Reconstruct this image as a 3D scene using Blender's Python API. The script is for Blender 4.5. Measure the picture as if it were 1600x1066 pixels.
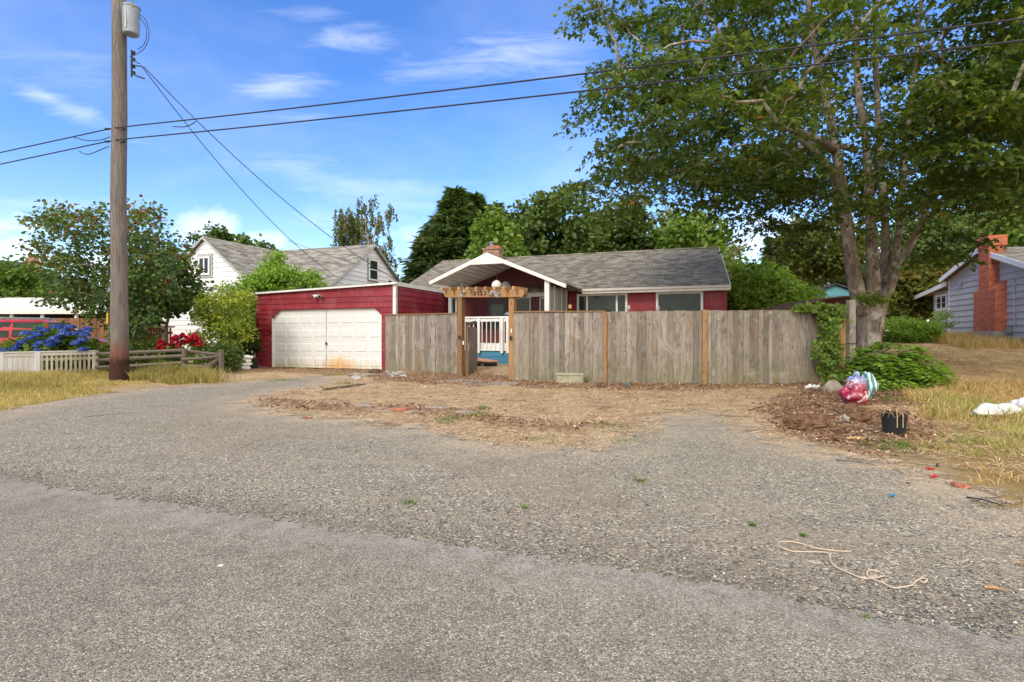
import bpy, math, random
import numpy as np
from mathutils import Vector, Matrix

for o in list(bpy.data.objects): bpy.data.objects.remove(o)
SC = bpy.context.scene
COL = SC.collection
R = math.radians

# ------------------------------------------------------------------ camera
F, CX, HZ, H = 860.0, 800.0, 525.0, 1.22      # focal length / centre / horizon in photo pixels, eye height
cd = bpy.data.cameras.new('camera'); cam = bpy.data.objects.new('camera', cd); COL.objects.link(cam)
cd.sensor_width = 36; cd.lens = 36 * F / 1600; cd.shift_y = -0.005
cd.clip_start = 0.05; cd.clip_end = 2000
cam.location = (0, 0, H); cam.rotation_euler = (R(90), 0, 0)
SC.camera = cam

# ------------------------------------------------------------------ light
SUN_EL, SUN_AZ = 38.0, 212.0      # azimuth clockwise from +Y : behind the camera, to its left
w = bpy.data.worlds.new('World'); SC.world = w; w.use_nodes = True
SKY_STRENGTH = 0.15
SUN_STRENGTH = 1.5
SC.view_settings.view_transform = 'Standard'
SC.view_settings.look = 'None'
SC.view_settings.gamma = 1
SC.view_settings.exposure = 0.64

class G:
    """tiny node helper"""
    def __init__(s, tree): s.t = tree; s.N = tree.nodes; s.L = tree.links
    def n(s, typ, ins=None, **props):
        nd = s.N.new(typ)
        for k, v in props.items(): setattr(nd, k, v)
        for k, v in (ins or {}).items():
            sock = nd.inputs[k]
            if isinstance(v, bpy.types.NodeSocket): s.L.new(v, sock)
            else: sock.default_value = v
        return nd
    def m(s, op, a, b=0.5, c=None, clamp=False):
        d = {0: a, 1: b}
        if c is not None: d[2] = c
        return s.n('ShaderNodeMath', d, operation=op, use_clamp=clamp).outputs[0]
    def mix(s, f, a, b, blend='MIX'):
        nd = s.N.new('ShaderNodeMix'); nd.data_type = 'RGBA'; nd.blend_type = blend
        for i, v in ((0, f), (6, a), (7, b)):
            if isinstance(v, bpy.types.NodeSocket): s.L.new(v, nd.inputs[i])
            else: nd.inputs[i].default_value = v if i == 0 else (*v[:3], 1)
        return nd.outputs[2]
    def noise(s, vec, scale, detail=4, rough=.55, out=0, **k):
        d = {'Scale': scale, 'Detail': detail, 'Roughness': rough}
        if vec is not None: d['Vector'] = vec
        d.update(k)
        return s.n('ShaderNodeTexNoise', d).outputs[out]
    def mapr(s, v, a, b, c=0., d=1., smooth=False):
        return s.n('ShaderNodeMapRange', {0: v, 1: a, 2: b, 3: c, 4: d}, clamp=True,
                   interpolation_type='SMOOTHSTEP' if smooth else 'LINEAR').outputs[0]
    def mapping(s, vec, scale=(1, 1, 1), loc=(0, 0, 0), rot=(0, 0, 0)):
        return s.n('ShaderNodeMapping', {'Vector': vec, 'Scale': scale, 'Location': loc, 'Rotation': rot}).outputs[0]
    def ramp(s, f, stops):
        nd = s.N.new('ShaderNodeValToRGB'); cr = nd.color_ramp
        while len(cr.elements) < len(stops): cr.elements.new(.5)
        for e, (p, c) in zip(cr.elements, stops): e.position = p; e.color = (*c[:3], 1)
        s.L.new(f, nd.inputs[0]); return nd.outputs[0]
    def attr(s, name): return s.n('ShaderNodeAttribute', attribute_name=name).outputs['Fac']

def build_world():
    g = G(w.node_tree); g.N.clear()
    sky = g.n('ShaderNodeTexSky', sky_type='NISHITA', sun_disc=False, sun_elevation=R(SUN_EL), sun_rotation=R(SUN_AZ),
              altitude=50, air_density=1.0, dust_density=0.5, ozone_density=2.5)
    hsv = g.n('ShaderNodeHueSaturation', {'Hue': .514, 'Saturation': 1.30, 'Value': 1.20, 'Color': sky.outputs[0]}).outputs[0]
    tc = g.n('ShaderNodeTexCoord').outputs['Generated']
    sp = g.n('ShaderNodeSeparateXYZ', {0: tc})
    zz = g.m('MAXIMUM', sp.outputs[2], 0.0)
    den = g.m('ADD', zz, .22)
    px = g.m('DIVIDE', sp.outputs[0], den); py = g.m('DIVIDE', sp.outputs[1], den)
    P = g.n('ShaderNodeCombineXYZ', {0: px, 1: py, 2: 0.0}).outputs[0]
    warp = g.noise(P, 1.1, 3, out=1)
    P2 = g.n('ShaderNodeVectorMath', {0: P, 1: warp}, operation='ADD').outputs[0]
    wis = g.noise(g.mapping(P2, (.8, 2.0, 1), (3.1, 1.3, 0), (0, 0, R(-18))), 1.25, 7, .6)
    front = g.mapr(sp.outputs[1], .1, .4, 1, 0)
    wisp = g.m('MULTIPLY', g.mapr(wis, .50, .80, 0, .62, True), g.m('ADD', .12, front))
    soft = g.mapr(g.noise(P, .75, 5, .6), .40, .75, 0, .20, True)
    yy = g.m('MAXIMUM', sp.outputs[1], .05)
    Q = g.n('ShaderNodeCombineXYZ', {0: g.m('DIVIDE', sp.outputs[0], yy), 1: g.m('DIVIDE', sp.outputs[2], yy), 2: 0.}).outputs[0]
    # each cloud seen over the street: azimuth, height, spread, tilt, weight
    for cx_, cz_, rx, rz, rot, amp, kind in ((-.28, .54, .085, .022, 4, .6, 0), (-.43, .452, .085, .032, 8, .65, 0), (.0, .51, .17, .05, 10, .6, 0), (-.38, .395, .08, .014, 0, .35, 0), (-.84, .43, .17, .02, -24, .55, 0),
            (-.80, .49, .2, .05, -8, .28, 0), (-.33, .285, .26, .035, -17, .45, 0), (-.22, .262, .16, .03, 4, .35, 0), (-.25, .21, .35, .02, 3, .25, 0), (-.87, .24, .2, .02, 0, .35, 0), (-.9, .15, .06, .03, 0, .95, 1), (-.55, .19, .06, .035, 0, .95, 1), (-.46, .17, .05, .02, 0, .8, 1), (.45, .18, .10, .04, 0, .8, 1), (-.37, .585, .07, .016, 0, .3, 0)):
        d = g.mapping(g.n('ShaderNodeVectorMath', {0: Q, 1: (cx_, cz_, 0)}, operation='SUBTRACT').outputs[0], (1, 1, 1), rot=(0, 0, R(-rot)))
        d = g.n('ShaderNodeVectorMath', {0: d, 1: (1 / rx, 1 / rz, 0)}, operation='MULTIPLY').outputs[0]
        ln_ = g.n('ShaderNodeVectorMath', {0: d}, operation='LENGTH').outputs['Value']
        nz = g.noise(g.mapping(Q, (.8, 4.5 if kind == 0 else 1, 1), rot=(0, 0, R(-rot))), 7 if kind == 0 else 22, 7, .65, Distortion=.6 if kind == 0 else 0.)
        v = g.m('ADD', ln_, g.m('MULTIPLY', g.m('SUBTRACT', nz, .5), 3.2 if kind == 0 else 1.6))
        wisp = g.m('MAXIMUM', wisp, g.mapr(v, 1.5, -1.1 if kind == 0 else .5, 0, amp * (.85 if kind == 0 else .6), True))
    low = g.mapr(g.noise(g.mapping(tc, (1, 1, 2.4)), 5.5, 6, .6), .53, .66, 0, .7, True)
    lowm = g.m('MULTIPLY', low, g.mapr(sp.outputs[2], .25, .09, 0, 1, True))
    back = g.m('MULTIPLY', g.mapr(g.m('SUBTRACT', sp.outputs[1], g.m('MULTIPLY', sp.outputs[0], .5)), .10, -.30, 0, 1, True), .97)      # unseen cloud bank, added behind and right of the camera as fill light
    top = g.m('MULTIPLY', g.mapr(sp.outputs[2], .62, .85, 0, 1, True), .6)
    haze = g.mapr(sp.outputs[2], .30, .0, 0, .08)
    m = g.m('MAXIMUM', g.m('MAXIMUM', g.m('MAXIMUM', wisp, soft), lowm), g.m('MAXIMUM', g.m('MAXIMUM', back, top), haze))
    c = g.mix(m, hsv, (6.0, 6.2, 6.5))
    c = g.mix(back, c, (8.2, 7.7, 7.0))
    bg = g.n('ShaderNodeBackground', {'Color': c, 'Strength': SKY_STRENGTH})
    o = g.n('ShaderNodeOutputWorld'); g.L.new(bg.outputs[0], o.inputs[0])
build_world()
sl = bpy.data.lights.new('sun', 'SUN'); sun = bpy.data.objects.new('sun', sl); COL.objects.link(sun)
sl.energy = SUN_STRENGTH; sl.angle = R(20); sl.color = (1, .93, .82)
_a, _e = R(SUN_AZ), R(SUN_EL)
_d = Vector((math.sin(_a) * math.cos(_e), math.cos(_a) * math.cos(_e), math.sin(_e)))
sun.rotation_euler = _d.to_track_quat('Z', 'Y').to_euler()

# ------------------------------------------------------------------ coordinates
def at(px, py, D): return Vector(((px - CX) / F * D, D, H + (HZ - py) / F * D))
def gp(px, py, z=0.0):
    D = F * (H - z) / (py - HZ); return Vector(((px - CX) / F * D, D, z))
class Fr:
    def __init__(s, ox, oy, yaw=-19.7):
        a = R(yaw); s.yaw = a; s.o = (ox, oy); s.u = (math.cos(a), math.sin(a)); s.v = (-math.sin(a), math.cos(a))
    def w(s, x, y): return (s.o[0] + x * s.u[0] + y * s.v[0], s.o[1] + x * s.u[1] + y * s.v[1])
    def hx(s, px, y):
        k = (px - CX) / F; X0, Y0 = s.w(0, y); return (k * Y0 - X0) / (s.u[0] - k * s.u[1])
    def hy(s, px, x):
        k = (px - CX) / F; X0, Y0 = s.w(x, 0); return (k * Y0 - X0) / (s.v[0] - k * s.v[1])
    def z(s, py, x, y): return H + (HZ - py) / F * s.w(x, y)[1]

def sstep(x, a, b):
    t = np.clip((x - a) / (b - a), 0, 1); return t * t * (3 - 2 * t)
def vnoise(X, Y, s, seed=0):
    rs = np.random.RandomState(seed); T = rs.rand(64, 64)
    x = np.asarray(X) * s + 1000.3; y = np.asarray(Y) * s + 1000.7
    xi = np.floor(x).astype(int); yi = np.floor(y).astype(int); fx = x - xi; fy = y - yi
    fx = fx * fx * (3 - 2 * fx); fy = fy * fy * (3 - 2 * fy)
    a = T[xi % 64, yi % 64]; b = T[(xi + 1) % 64, yi % 64]; c = T[xi % 64, (yi + 1) % 64]; d = T[(xi + 1) % 64, (yi + 1) % 64]
    return (a * (1 - fx) + b * fx) * (1 - fy) + (c * (1 - fx) + d * fx) * fy
def sdf(X, Y, poly):
    """signed distance, positive inside"""
    X = np.asarray(X, float); Y = np.asarray(Y, float)
    d = np.full(X.shape, 1e9); ins = np.zeros(X.shape, bool); n = len(poly)
    for i in range(n):
        ax, ay = poly[i]; bx, by = poly[(i + 1) % n]
        ex, ey = bx - ax, by - ay; wx, wy = X - ax, Y - ay
        t = np.clip((wx * ex + wy * ey) / (ex * ex + ey * ey + 1e-12), 0, 1)
        d = np.minimum(d, np.hypot(wx - ex * t, wy - ey * t))
        if ay != by:
            c = ((ay > Y) != (by > Y)) & (X < (bx - ax) * (Y - ay) / (by - ay) + ax); ins ^= c
    return np.where(ins, d, -d)

def pxpoly(l): return [tuple(gp(a, b)[:2]) for a, b in l]
GRAVEL = pxpoly([(-300, 700), (0, 641), (110, 623), (215, 608), (330, 600), (420, 592), (500, 588), (548, 592), (500, 604), (445, 613),
                 (405, 626), (440, 645), (560, 655), (640, 664), (720, 677), (800, 694), (900, 694), (960, 676), (1000, 660),
                 (1040, 646), (1070, 638), (1110, 638), (1150, 650), (1200, 674), (1300, 704), (1400, 720), (1500, 750), (1620, 800), (2000, 950)]) + [(12, -3), (-16, -3), (-16, 6)]
TOPGRASS = pxpoly([(200, 603), (330, 596), (425, 588), (470, 592), (420, 604), (330, 612), (215, 618)])
MULCH = pxpoly([(1185, 640), (1260, 600), (1420, 610), (1440, 650), (1470, 700), (1380, 712), (1300, 700), (1240, 682)])
FENCEMULCH = pxpoly([(585, 583), (720, 587), (800, 592), (950, 600), (1290, 598), (1280, 606), (1100, 609), (950, 609), (800, 604), (700, 600), (590, 596)])
EDGESOIL = pxpoly([(400, 626), (470, 628), (560, 632), (700, 639), (800, 654), (900, 662), (970, 664), (940, 673), (880, 674), (780, 665), (690, 651), (560, 643), (420, 637)])
ROADEDGE = [(-40., 17.5), (-4.34, 4.66), (-2.6, 3.98), (-.77, 3.34), (.65, 2.82), (2.03, 2.2), (6, .6), (40., -13.)]
def road_sd(X, Y):
    xs = [p[0] for p in ROADEDGE]; ys = [p[1] for p in ROADEDGE]
    return (np.interp(X, xs, ys) - Y) * .936
def height(X, Y):
    X = np.asarray(X, float); Y = np.asarray(Y, float)
    h = .075 * np.clip(Y - 13 - np.clip(.35 * (X - 12), 0, 0), 0, 14.5) * sstep(X, 8.2, 11.5)
    h = h + .25 * sstep(Y, 15.0, 18.0) * sstep(X, -4.2, -3.2) * (1 - sstep(X, 8.2, 11.5))
    rough = 1 - sstep(sdf(X, Y, GRAVEL), -.5, .3)
    near = (Y < 40) & (np.abs(X) < 40)
    b = (vnoise(X, Y, 1.3, 1) - .5) * .07 + (vnoise(X, Y, 3.7, 2) - .5) * .05 + (vnoise(X, Y, 8, 3) - .5) * .02
    h = h + np.where(near, b * rough * (1 - sstep(Y, 22, 30) * .5), 0)
    h = h + np.where(near, sstep(sdf(X, Y, MULCH), 0, .8) * (.01 + .06 * vnoise(X, Y, 2.2, 7) ** 2), 0)
    h = h + np.where(near, .045 * sstep(sdf(X, Y, EDGESOIL), -.1, .2) * (.4 + vnoise(X, Y, 4, 8)), 0)
    h = h + (vnoise(X, Y, .5, 4) - .5) * .05 * (1 - rough) * sstep(Y, 4, 8)
    h = h + .06 * sstep(Y, 10.5, 15) * sstep(-X, 10.8, 14)                      # grassy bank on the left
    return h
def gh(x, y): return float(height(np.array([x]), np.array([y]))[0])

# ------------------------------------------------------------------ object helpers
def tag(o, label=None, cat=None, group=None, kind=None):
    if label: o['label'] = label
    if cat: o['category'] = cat
    if group: o['group'] = group
    if kind: o['kind'] = kind
    return o
def thing(name, label, cat, loc=(0, 0, 0), rotz=0, group=None):
    o = bpy.data.objects.new(name, None); COL.objects.link(o); o.empty_display_size = .3
    o.location = loc; o.rotation_euler = (0, 0, rotz)
    return tag(o, label, cat, group)
def link(name, me, mat, parent=None):
    o = bpy.data.objects.new(name, me); COL.objects.link(o)
    if mat and not me.materials: me.materials.append(mat)
    if parent: o.parent = parent
    return o
def npmesh(name, V, T, mat, parent=None, tint=None, smooth=False, vattr=None):
    """V (n,3) floats, T (m,k) ints, faces all of k corners"""
    me = bpy.data.meshes.new(name); V = np.asarray(V, np.float32); T = np.asarray(T, np.int32); m, k = T.shape
    me.vertices.add(len(V)); me.vertices.foreach_set('co', V.ravel())
    me.loops.add(m * k); me.loops.foreach_set('vertex_index', T.ravel())
    me.polygons.add(m); me.polygons.foreach_set('loop_start', np.arange(m, dtype=np.int32) * k)
    if smooth: me.polygons.foreach_set('use_smooth', np.ones(m, bool))
    if tint is not None:
        a = me.attributes.new('tint', 'FLOAT', 'FACE'); a.data.foreach_set('value', np.asarray(tint, np.float32))
    for nm, arr in (vattr or {}).items():
        a = me.attributes.new(nm, 'FLOAT', 'POINT'); a.data.foreach_set('value', np.asarray(arr, np.float32))
    me.update(calc_edges=True)
    return link(name, me, mat, parent)

class MB:
    def __init__(s): s.v = []; s.f = []; s.t = []
    def face(s, pts, tint=.5):
        b = len(s.v); s.v += [tuple(p) for p in pts]; s.f.append(list(range(b, b + len(pts)))); s.t.append(tint)
    def hexa(s, p, tint=.5):
        b = len(s.v); s.v += [tuple(q) for q in p]
        for q in ((0, 3, 2, 1), (4, 5, 6, 7), (0, 1, 5, 4), (1, 2, 6, 5), (2, 3, 7, 6), (3, 0, 4, 7)):
            s.f.append([b + i for i in q]); s.t.append(tint)
    def box(s, x0, x1, y0, y1, z0, z1, tint=.5):
        s.hexa([(x0, y0, z0), (x1, y0, z0), (x1, y1, z0), (x0, y1, z0), (x0, y0, z1), (x1, y0, z1), (x1, y1, z1), (x0, y1, z1)], tint)
    def beam(s, a, b, wd, ht, tint=.5, up=(0, 0, 1), roll=0):
        a = Vector(a); b = Vector(b); d = (b - a).normalized(); u = Vector(up)
        sd = d.cross(u)
        if sd.length < 1e-4: sd = d.cross(Vector((1, 0, 0)))
        sd.normalize(); u = sd.cross(d)
        if roll: q = Matrix.Rotation(roll, 3, d); sd = q @ sd; u = q @ u
        o = [(-wd / 2, -ht / 2), (wd / 2, -ht / 2), (wd / 2, ht / 2), (-wd / 2, ht / 2)]
        s.hexa([a + sd * i + u * j for i, j in o] + [b + sd * i + u * j for i, j in o], tint)
    def prism(s, pts, vec, tint=.5):
        n = len(pts); b = len(s.v); vec = Vector(vec)
        s.v += [tuple(p) for p in pts] + [tuple(Vector(p) + vec) for p in pts]
        s.f.append([b + i for i in range(n)][::-1]); s.f.append([b + n + i for i in range(n)])
        for i in range(n): j = (i + 1) % n; s.f.append([b + i, b + j, b + n + j, b + n + i])
        s.t += [tint] * (n + 2)
    def tube(s, pts, r, seg=8, cap=True, tint=.5):
        pts = [Vector(p) for p in pts]; n = len(pts)
        if not hasattr(r, '__len__'): r = [r] * n
        b = len(s.v); prev = None
        for i, p in enumerate(pts):
            d = (pts[min(i + 1, n - 1)] - pts[max(i - 1, 0)]).normalized()
            if prev is None:
                x = d.cross(Vector((0, 0, 1)))
                if x.length < .05: x = d.cross(Vector((1, 0, 0)))
            else: x = prev - d * prev.dot(d)
            x.normalize(); prev = x; y = d.cross(x)
            for k in range(seg):
                a = 2 * math.pi * k / seg; s.v.append(tuple(p + (x * math.cos(a) + y * math.sin(a)) * r[i]))
        for i in range(n - 1):
            for k in range(seg):
                k2 = (k + 1) % seg
                s.f.append([b + i * seg + k, b + i * seg + k2, b + (i + 1) * seg + k2, b + (i + 1) * seg + k]); s.t.append(tint)
        if cap:
            s.f.append([b + k for k in range(seg)][::-1]); s.f.append([b + (n - 1) * seg + k for k in range(seg)]); s.t += [tint, tint]
    def lathe(s, c, prof, seg=16, tint=.5):
        c = Vector(c); s.tube_prof(c, prof, seg, tint)
    def tube_prof(s, c, prof, seg, tint):
        b = len(s.v); n = len(prof)
        for r, z in prof:
            for k in range(seg):
                a = 2 * math.pi * k / seg; s.v.append((c.x + r * math.cos(a), c.y + r * math.sin(a), c.z + z))
        for i in range(n - 1):
            for k in range(seg):
                k2 = (k + 1) % seg
                s.f.append([b + i * seg + k, b + i * seg + k2, b + (i + 1) * seg + k2, b + (i + 1) * seg + k]); s.t.append(tint)
        s.f.append([b + k for k in range(seg)][::-1]); s.f.append([b + (n - 1) * seg + k for k in range(seg)]); s.t += [tint, tint]
    def lump(s, c, rad, seed=0, amp=.25, freq=2.0, seg=14, rings=9, flat=True, tint=.5, jitter=0.):
        rs = np.random.RandomState(seed); ph = rs.rand(6, 3) * 6.28; dr = rs.randn(6, 3) * freq; b = len(s.v)
        for i in range(rings + 1):
            th = math.pi * i / rings
            for k in range(seg):
                a = 2 * math.pi * k / seg
                jit = 1 + jitter * (rs.rand() - .5) if 0 < i < rings else 1
                d = np.array([math.sin(th) * math.cos(a), math.sin(th) * math.sin(a), math.cos(th)])
                r = 1 + amp * sum(math.sin(float(dr[q] @ d) + ph[q, 0]) * (.5 if q > 2 else .4) for q in range(6)) * .6
                p = d * r * jit
                if flat and p[2] < -.35: p[2] = -.35
                s.v.append((c[0] + p[0] * rad[0], c[1] + p[1] * rad[1], c[2] + p[2] * rad[2]))
        for i in range(rings):
            for k in range(seg):
                k2 = (k + 1) % seg
                s.f.append([b + i * seg + k, b + (i + 1) * seg + k, b + (i + 1) * seg + k2, b + i * seg + k2]); s.t.append(tint)
    def build(s, name, mat, parent=None, smooth=False, bevel=0, segs=1):
        me = bpy.data.meshes.new(name); me.from_pydata(s.v, [], s.f); me.update()
        uv = me.uv_layers.new(name='UVMap'); V = np.array(s.v); out = np.zeros((len(me.loops), 2), np.float32)
        for p in me.polygons:
            n = p.normal
            if abs(n.z) > .97: t = (1, 0, 0); b = (0, 1, 0)
            else:
                L = math.hypot(n.x, n.y); t = (-n.y / L, n.x / L, 0)
                if abs(t[0]) > abs(t[1]):
                    if t[0] < 0: t = (-t[0], -t[1], 0)
                elif t[1] < 0: t = (-t[0], -t[1], 0)
                b = (n.y * t[2] - n.z * t[1], n.z * t[0] - n.x * t[2], n.x * t[1] - n.y * t[0])
                if b[2] < 0: b = (-b[0], -b[1], -b[2])
            for li in p.loop_indices:
                q = s.v[me.loops[li].vertex_index]
                out[li] = (q[0] * t[0] + q[1] * t[1] + q[2] * t[2], q[0] * b[0] + q[1] * b[1] + q[2] * b[2])
        uv.data.foreach_set('uv', out.ravel())
        a = me.attributes.new('tint', 'FLOAT', 'FACE'); a.data.foreach_set('value', np.array(s.t, np.float32))
        if smooth: me.polygons.foreach_set('use_smooth', np.ones(len(me.polygons), bool))
        o = link(name, me, mat, parent)
        if bevel:
            md = o.modifiers.new('bevel', 'BEVEL'); md.width = bevel; md.segments = segs; md.limit_method = 'ANGLE'; md.angle_limit = R(40)
        return o

def siding(mb, O, dx, n, xl, xr, v0, v1, pitch, out=.02, rs=random.Random(5), start=None):
    """lapped boards on a wall: O origin, dx along, n outward; xl(z), xr(z) the wall's left/right edge at height z"""
    O = Vector(O); dx = Vector(dx); n = Vector(n); Z = Vector((0, 0, 1)); k = start if start is not None else v0
    while k < v1 - 1e-3:
        a = max(k, v0); b = min(k + pitch, v1); k += pitch
        if b - a < .01: continue
        f = lambda x, z, o: O + dx * x + Z * z + n * o
        t = rs.random(); al, ar, bl, br = xl(a), xr(a), xl(b), xr(b)
        if ar - al < .02: continue
        if br < bl: br = bl = (bl + br) / 2
        mb.face([f(al, a, out), f(ar, a, out), f(br, b, .006), f(bl, b, .006)], t)
        mb.face([f(al, a, .001), f(ar, a, .001), f(ar, a, out), f(al, a, out)], t)
        mb.face([f(al, a, 0), f(al, a, out), f(bl, b, .006), f(bl, b, 0)], t); mb.face([f(ar, a, out), f(ar, a, 0), f(br, b, 0), f(br, b, .006)], t)
C_ = lambda v: (lambda s: v)

# ------------------------------------------------------------------ materials
def mat(name):
    m = bpy.data.materials.new(name); m.use_nodes = True; g = G(m.node_tree); g.N.clear()
    g.out = g.n('ShaderNodeOutputMaterial'); g.mat = m; return m, g
def finish(g, color, rough=.8, bump=None, dist=.01, strength=1., metal=0, spec=.5, extra=None):
    d = {'Base Color': color if isinstance(color, bpy.types.NodeSocket) else (*color[:3], 1), 'Roughness': rough, 'Metallic': metal, 'Specular IOR Level': spec}
    if bump is not None:
        d['Normal'] = g.n('ShaderNodeBump', {'Height': bump, 'Distance': dist, 'Strength': strength}).outputs[0]
    if extra: d.update(extra)
    b = g.n('ShaderNodeBsdfPrincipled', d); g.L.new(b.outputs[0], g.out.inputs[0]); return b
def uvc(g): return g.n('ShaderNodeUVMap').outputs[0]
def objc(g): return g.n('ShaderNodeTexCoord').outputs['Object']
def wpos(g): return g.n('ShaderNodeNewGeometry').outputs['Position']

def m_plain(name, c, rough=.7, var=.12, scale=6, metal=0, spec=.4):
    m, g = mat(name); nz = g.noise(objc(g), scale, 5, .65)
    f = g.mapr(nz, .3, .7, 1 - var, 1 + var)
    col = g.mix(1., c, g.n('ShaderNodeCombineColor', {0: f, 1: f, 2: f}).outputs[0], 'MULTIPLY')
    finish(g, col, rough, nz, .004, .4, metal, spec); return m
def m_paint(name, c, dirt=(.25, .22, .18), amount=.3, rough=.55, streak=True, tv=.16):
    m, g = mat(name); uv = uvc(g); o = objc(g)
    t = g.attr('tint')
    big = g.noise(o, 1.3, 4); st = g.noise(g.mapping(uv, (9, 1.2, 1)), 1.6, 6, .7)
    f = g.mapr(t, 0, 1, 1 - tv, 1 + tv); col = g.mix(1., c, g.n('ShaderNodeCombineColor', {0: f, 1: f, 2: f}).outputs[0], 'MULTIPLY')
    k = g.m('MULTIPLY', g.mapr(g.m('MULTIPLY', big, g.m('MULTIPLY', st, 2.)), .42, .8, 0, 1), amount)
    col = g.mix(k, col, dirt)
    fine = g.noise(uv, 60, 3)
    finish(g, col, rough, fine, .002, .5, 0, .4); return m
def m_wood(name, base, dark, light, moss=0., mossz=.5, rough=.85, warm=None, knots=True, blotch=0.):
    m, g = mat(name); t = g.attr('tint'); uv = uvc(g)
    off = g.n('ShaderNodeCombineXYZ', {0: g.m('MULTIPLY', t, 37.), 1: g.m('MULTIPLY', t, 91.), 2: g.m('MULTIPLY', t, 13.)}).outputs[0]
    p = g.n('ShaderNodeVectorMath', {0: uv, 1: off}, operation='ADD').outputs[0]
    gr = g.noise(g.mapping(p, (38, 1.4, 1)), 2.2, 6, .7, Distortion=.8)
    gr2 = g.noise(g.mapping(p, (5, .9, 1)), 1.4, 4, .6)
    col = g.ramp(gr, [(.28, dark), (.5, base), (.74, light)])
    f = g.mapr(g.m('ADD', g.m('MULTIPLY', t, .6), g.m('MULTIPLY', gr2, .5)), .1, .95, .50, 1.36)
    col = g.mix(1., col, g.n('ShaderNodeCombineColor', {0: f, 1: f, 2: f}).outputs[0], 'MULTIPLY')
    if knots:
        vo = g.n('ShaderNodeTexVoronoi', {'Vector': g.mapping(p, (6.5, 2.2, 1)), 'Scale': 1.0, 'Randomness': 1.})
        kn = g.mapr(vo.outputs['Distance'], .05, .13, .75, 0)
        col = g.mix(kn, col, [x * .45 for x in dark])
    if blotch:
        bz = g.mapr(g.noise(g.mapping(p, (2.2, 1.3, 1)), 1.9, 7, .7, Distortion=.7), .50, .66, 0, blotch, True); col = g.mix(bz, col, dark)
        bz = g.mapr(g.noise(g.mapping(uv, (1, 1.5, 1), (3, 7, 0)), 1.3, 6, .7, Distortion=.5), .55, .70, 0, blotch * .8, True); col = g.mix(bz, col, light)
    if warm:
        wz = g.mapr(g.noise(g.mapping(p, (3, .5, 1)), 1.1, 3), .56, .74, 0, .65, True)
        col = g.mix(wz, col, warm)
    if moss:
        z = g.n('ShaderNodeSeparateXYZ', {0: wpos(g)}).outputs[2]
        mz = g.m('MULTIPLY', g.mapr(z, mossz, 0., 0, 1), g.mapr(g.noise(g.mapping(p, (4, 1, 1)), 1.5, 4), .35, .65, 0, moss))
        col = g.mix(mz, col, (.17, .16, .055))
    finish(g, col, rough, gr, .006, .6, 0, .25); return m
def m_shingle(name, a, b, c, row=.14, wid=.30, moss=.0):
    m, g = mat(name); uv = uvc(g)
    wv = g.n('ShaderNodeVectorMath', {0: uv, 1: g.n('ShaderNodeVectorMath', {0: g.noise(uv, 3, 2, out=1), 3: .03}, operation='SCALE').outputs[0]}, operation='ADD').outputs[0]
    br = g.n('ShaderNodeTexBrick', {'Vector': wv, 'Color1': (0, 0, 0, 1), 'Color2': (1, 1, 1, 1), 'Mortar': (0, 0, 0, 1), 'Scale': 1.,
             'Mortar Size': .008, 'Mortar Smooth': .3, 'Bias': 0., 'Brick Width': wid, 'Row Height': row}, offset=.37, offset_frequency=2)
    v = g.m('ADD', g.m('MULTIPLY', br.outputs[0], .55), g.m('MULTIPLY', g.noise(uv, 1.4, 6, .7), .45))
    col = g.ramp(v, [(.2, a), (.5, b), (.8, c)])
    col = g.mix(g.m('MULTIPLY', br.outputs['Fac'], .8), col, [x * .4 for x in a])
    col = g.mix(g.mapr(g.noise(uv, 130, 2), .3, .7, 0, .35), col, [x * .5 for x in a])
    if moss:
        col = g.mix(g.mapr(g.noise(uv, 1.1, 7, .75), .52, .7, 0, moss, True), col, (.11, .10, .045))
    sy = g.n('ShaderNodeSeparateXYZ', {0: wv}).outputs[1]
    saw = g.m('SUBTRACT', 1., g.m('FRACT', g.m('DIVIDE', sy, row)))
    hgt = g.m('ADD', g.m('MULTIPLY', saw, .8), g.m('MULTIPLY', br.outputs[0], .4))
    finish(g, col, .92, hgt, .018, .9, 0, .2); return m
def m_brick(name, a, b, mortar=(.3, .26, .22), row=.075, wid=.21, white=.0):
    m, g = mat(name); uv = uvc(g)
    br = g.n('ShaderNodeTexBrick', {'Vector': uv, 'Color1': (*a, 1), 'Color2': (*b, 1), 'Mortar': (*mortar, 1), 'Scale': 1., 'Mortar Size': .006,
             'Mortar Smooth': .2, 'Bias': 0., 'Brick Width': wid, 'Row Height': row})
    col = g.mix(g.mapr(g.noise(uv, 4, 6, .7), .35, .75, 0, .55), br.outputs[0], [x * .5 for x in a])
    if white: col = g.mix(g.mapr(g.noise(uv, 7, 6, .7), .5, .66, 0, white), col, (.55, .45, .38))
    finish(g, col, .9, g.m('SUBTRACT', 1., br.outputs['Fac']), .01, .8, 0, .2); return m
def m_leaf(name, stops, trans=.35, rough=.55, tcol=None):
    m, g = mat(name); t = g.attr('tint'); col = g.ramp(t, stops)
    d = g.n('ShaderNodeBsdfPrincipled', {'Base Color': col, 'Roughness': rough, 'Specular IOR Level': .35})
    tc = g.mix(1., col, tcol or (1.25, 1.35, .55), 'MULTIPLY')
    tr = g.n('ShaderNodeBsdfTranslucent', {'Color': tc})
    mx = g.n('ShaderNodeMixShader', {0: trans, 1: d.outputs[0], 2: tr.outputs[0]}); g.L.new(mx.outputs[0], g.out.inputs[0]); return m
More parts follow.
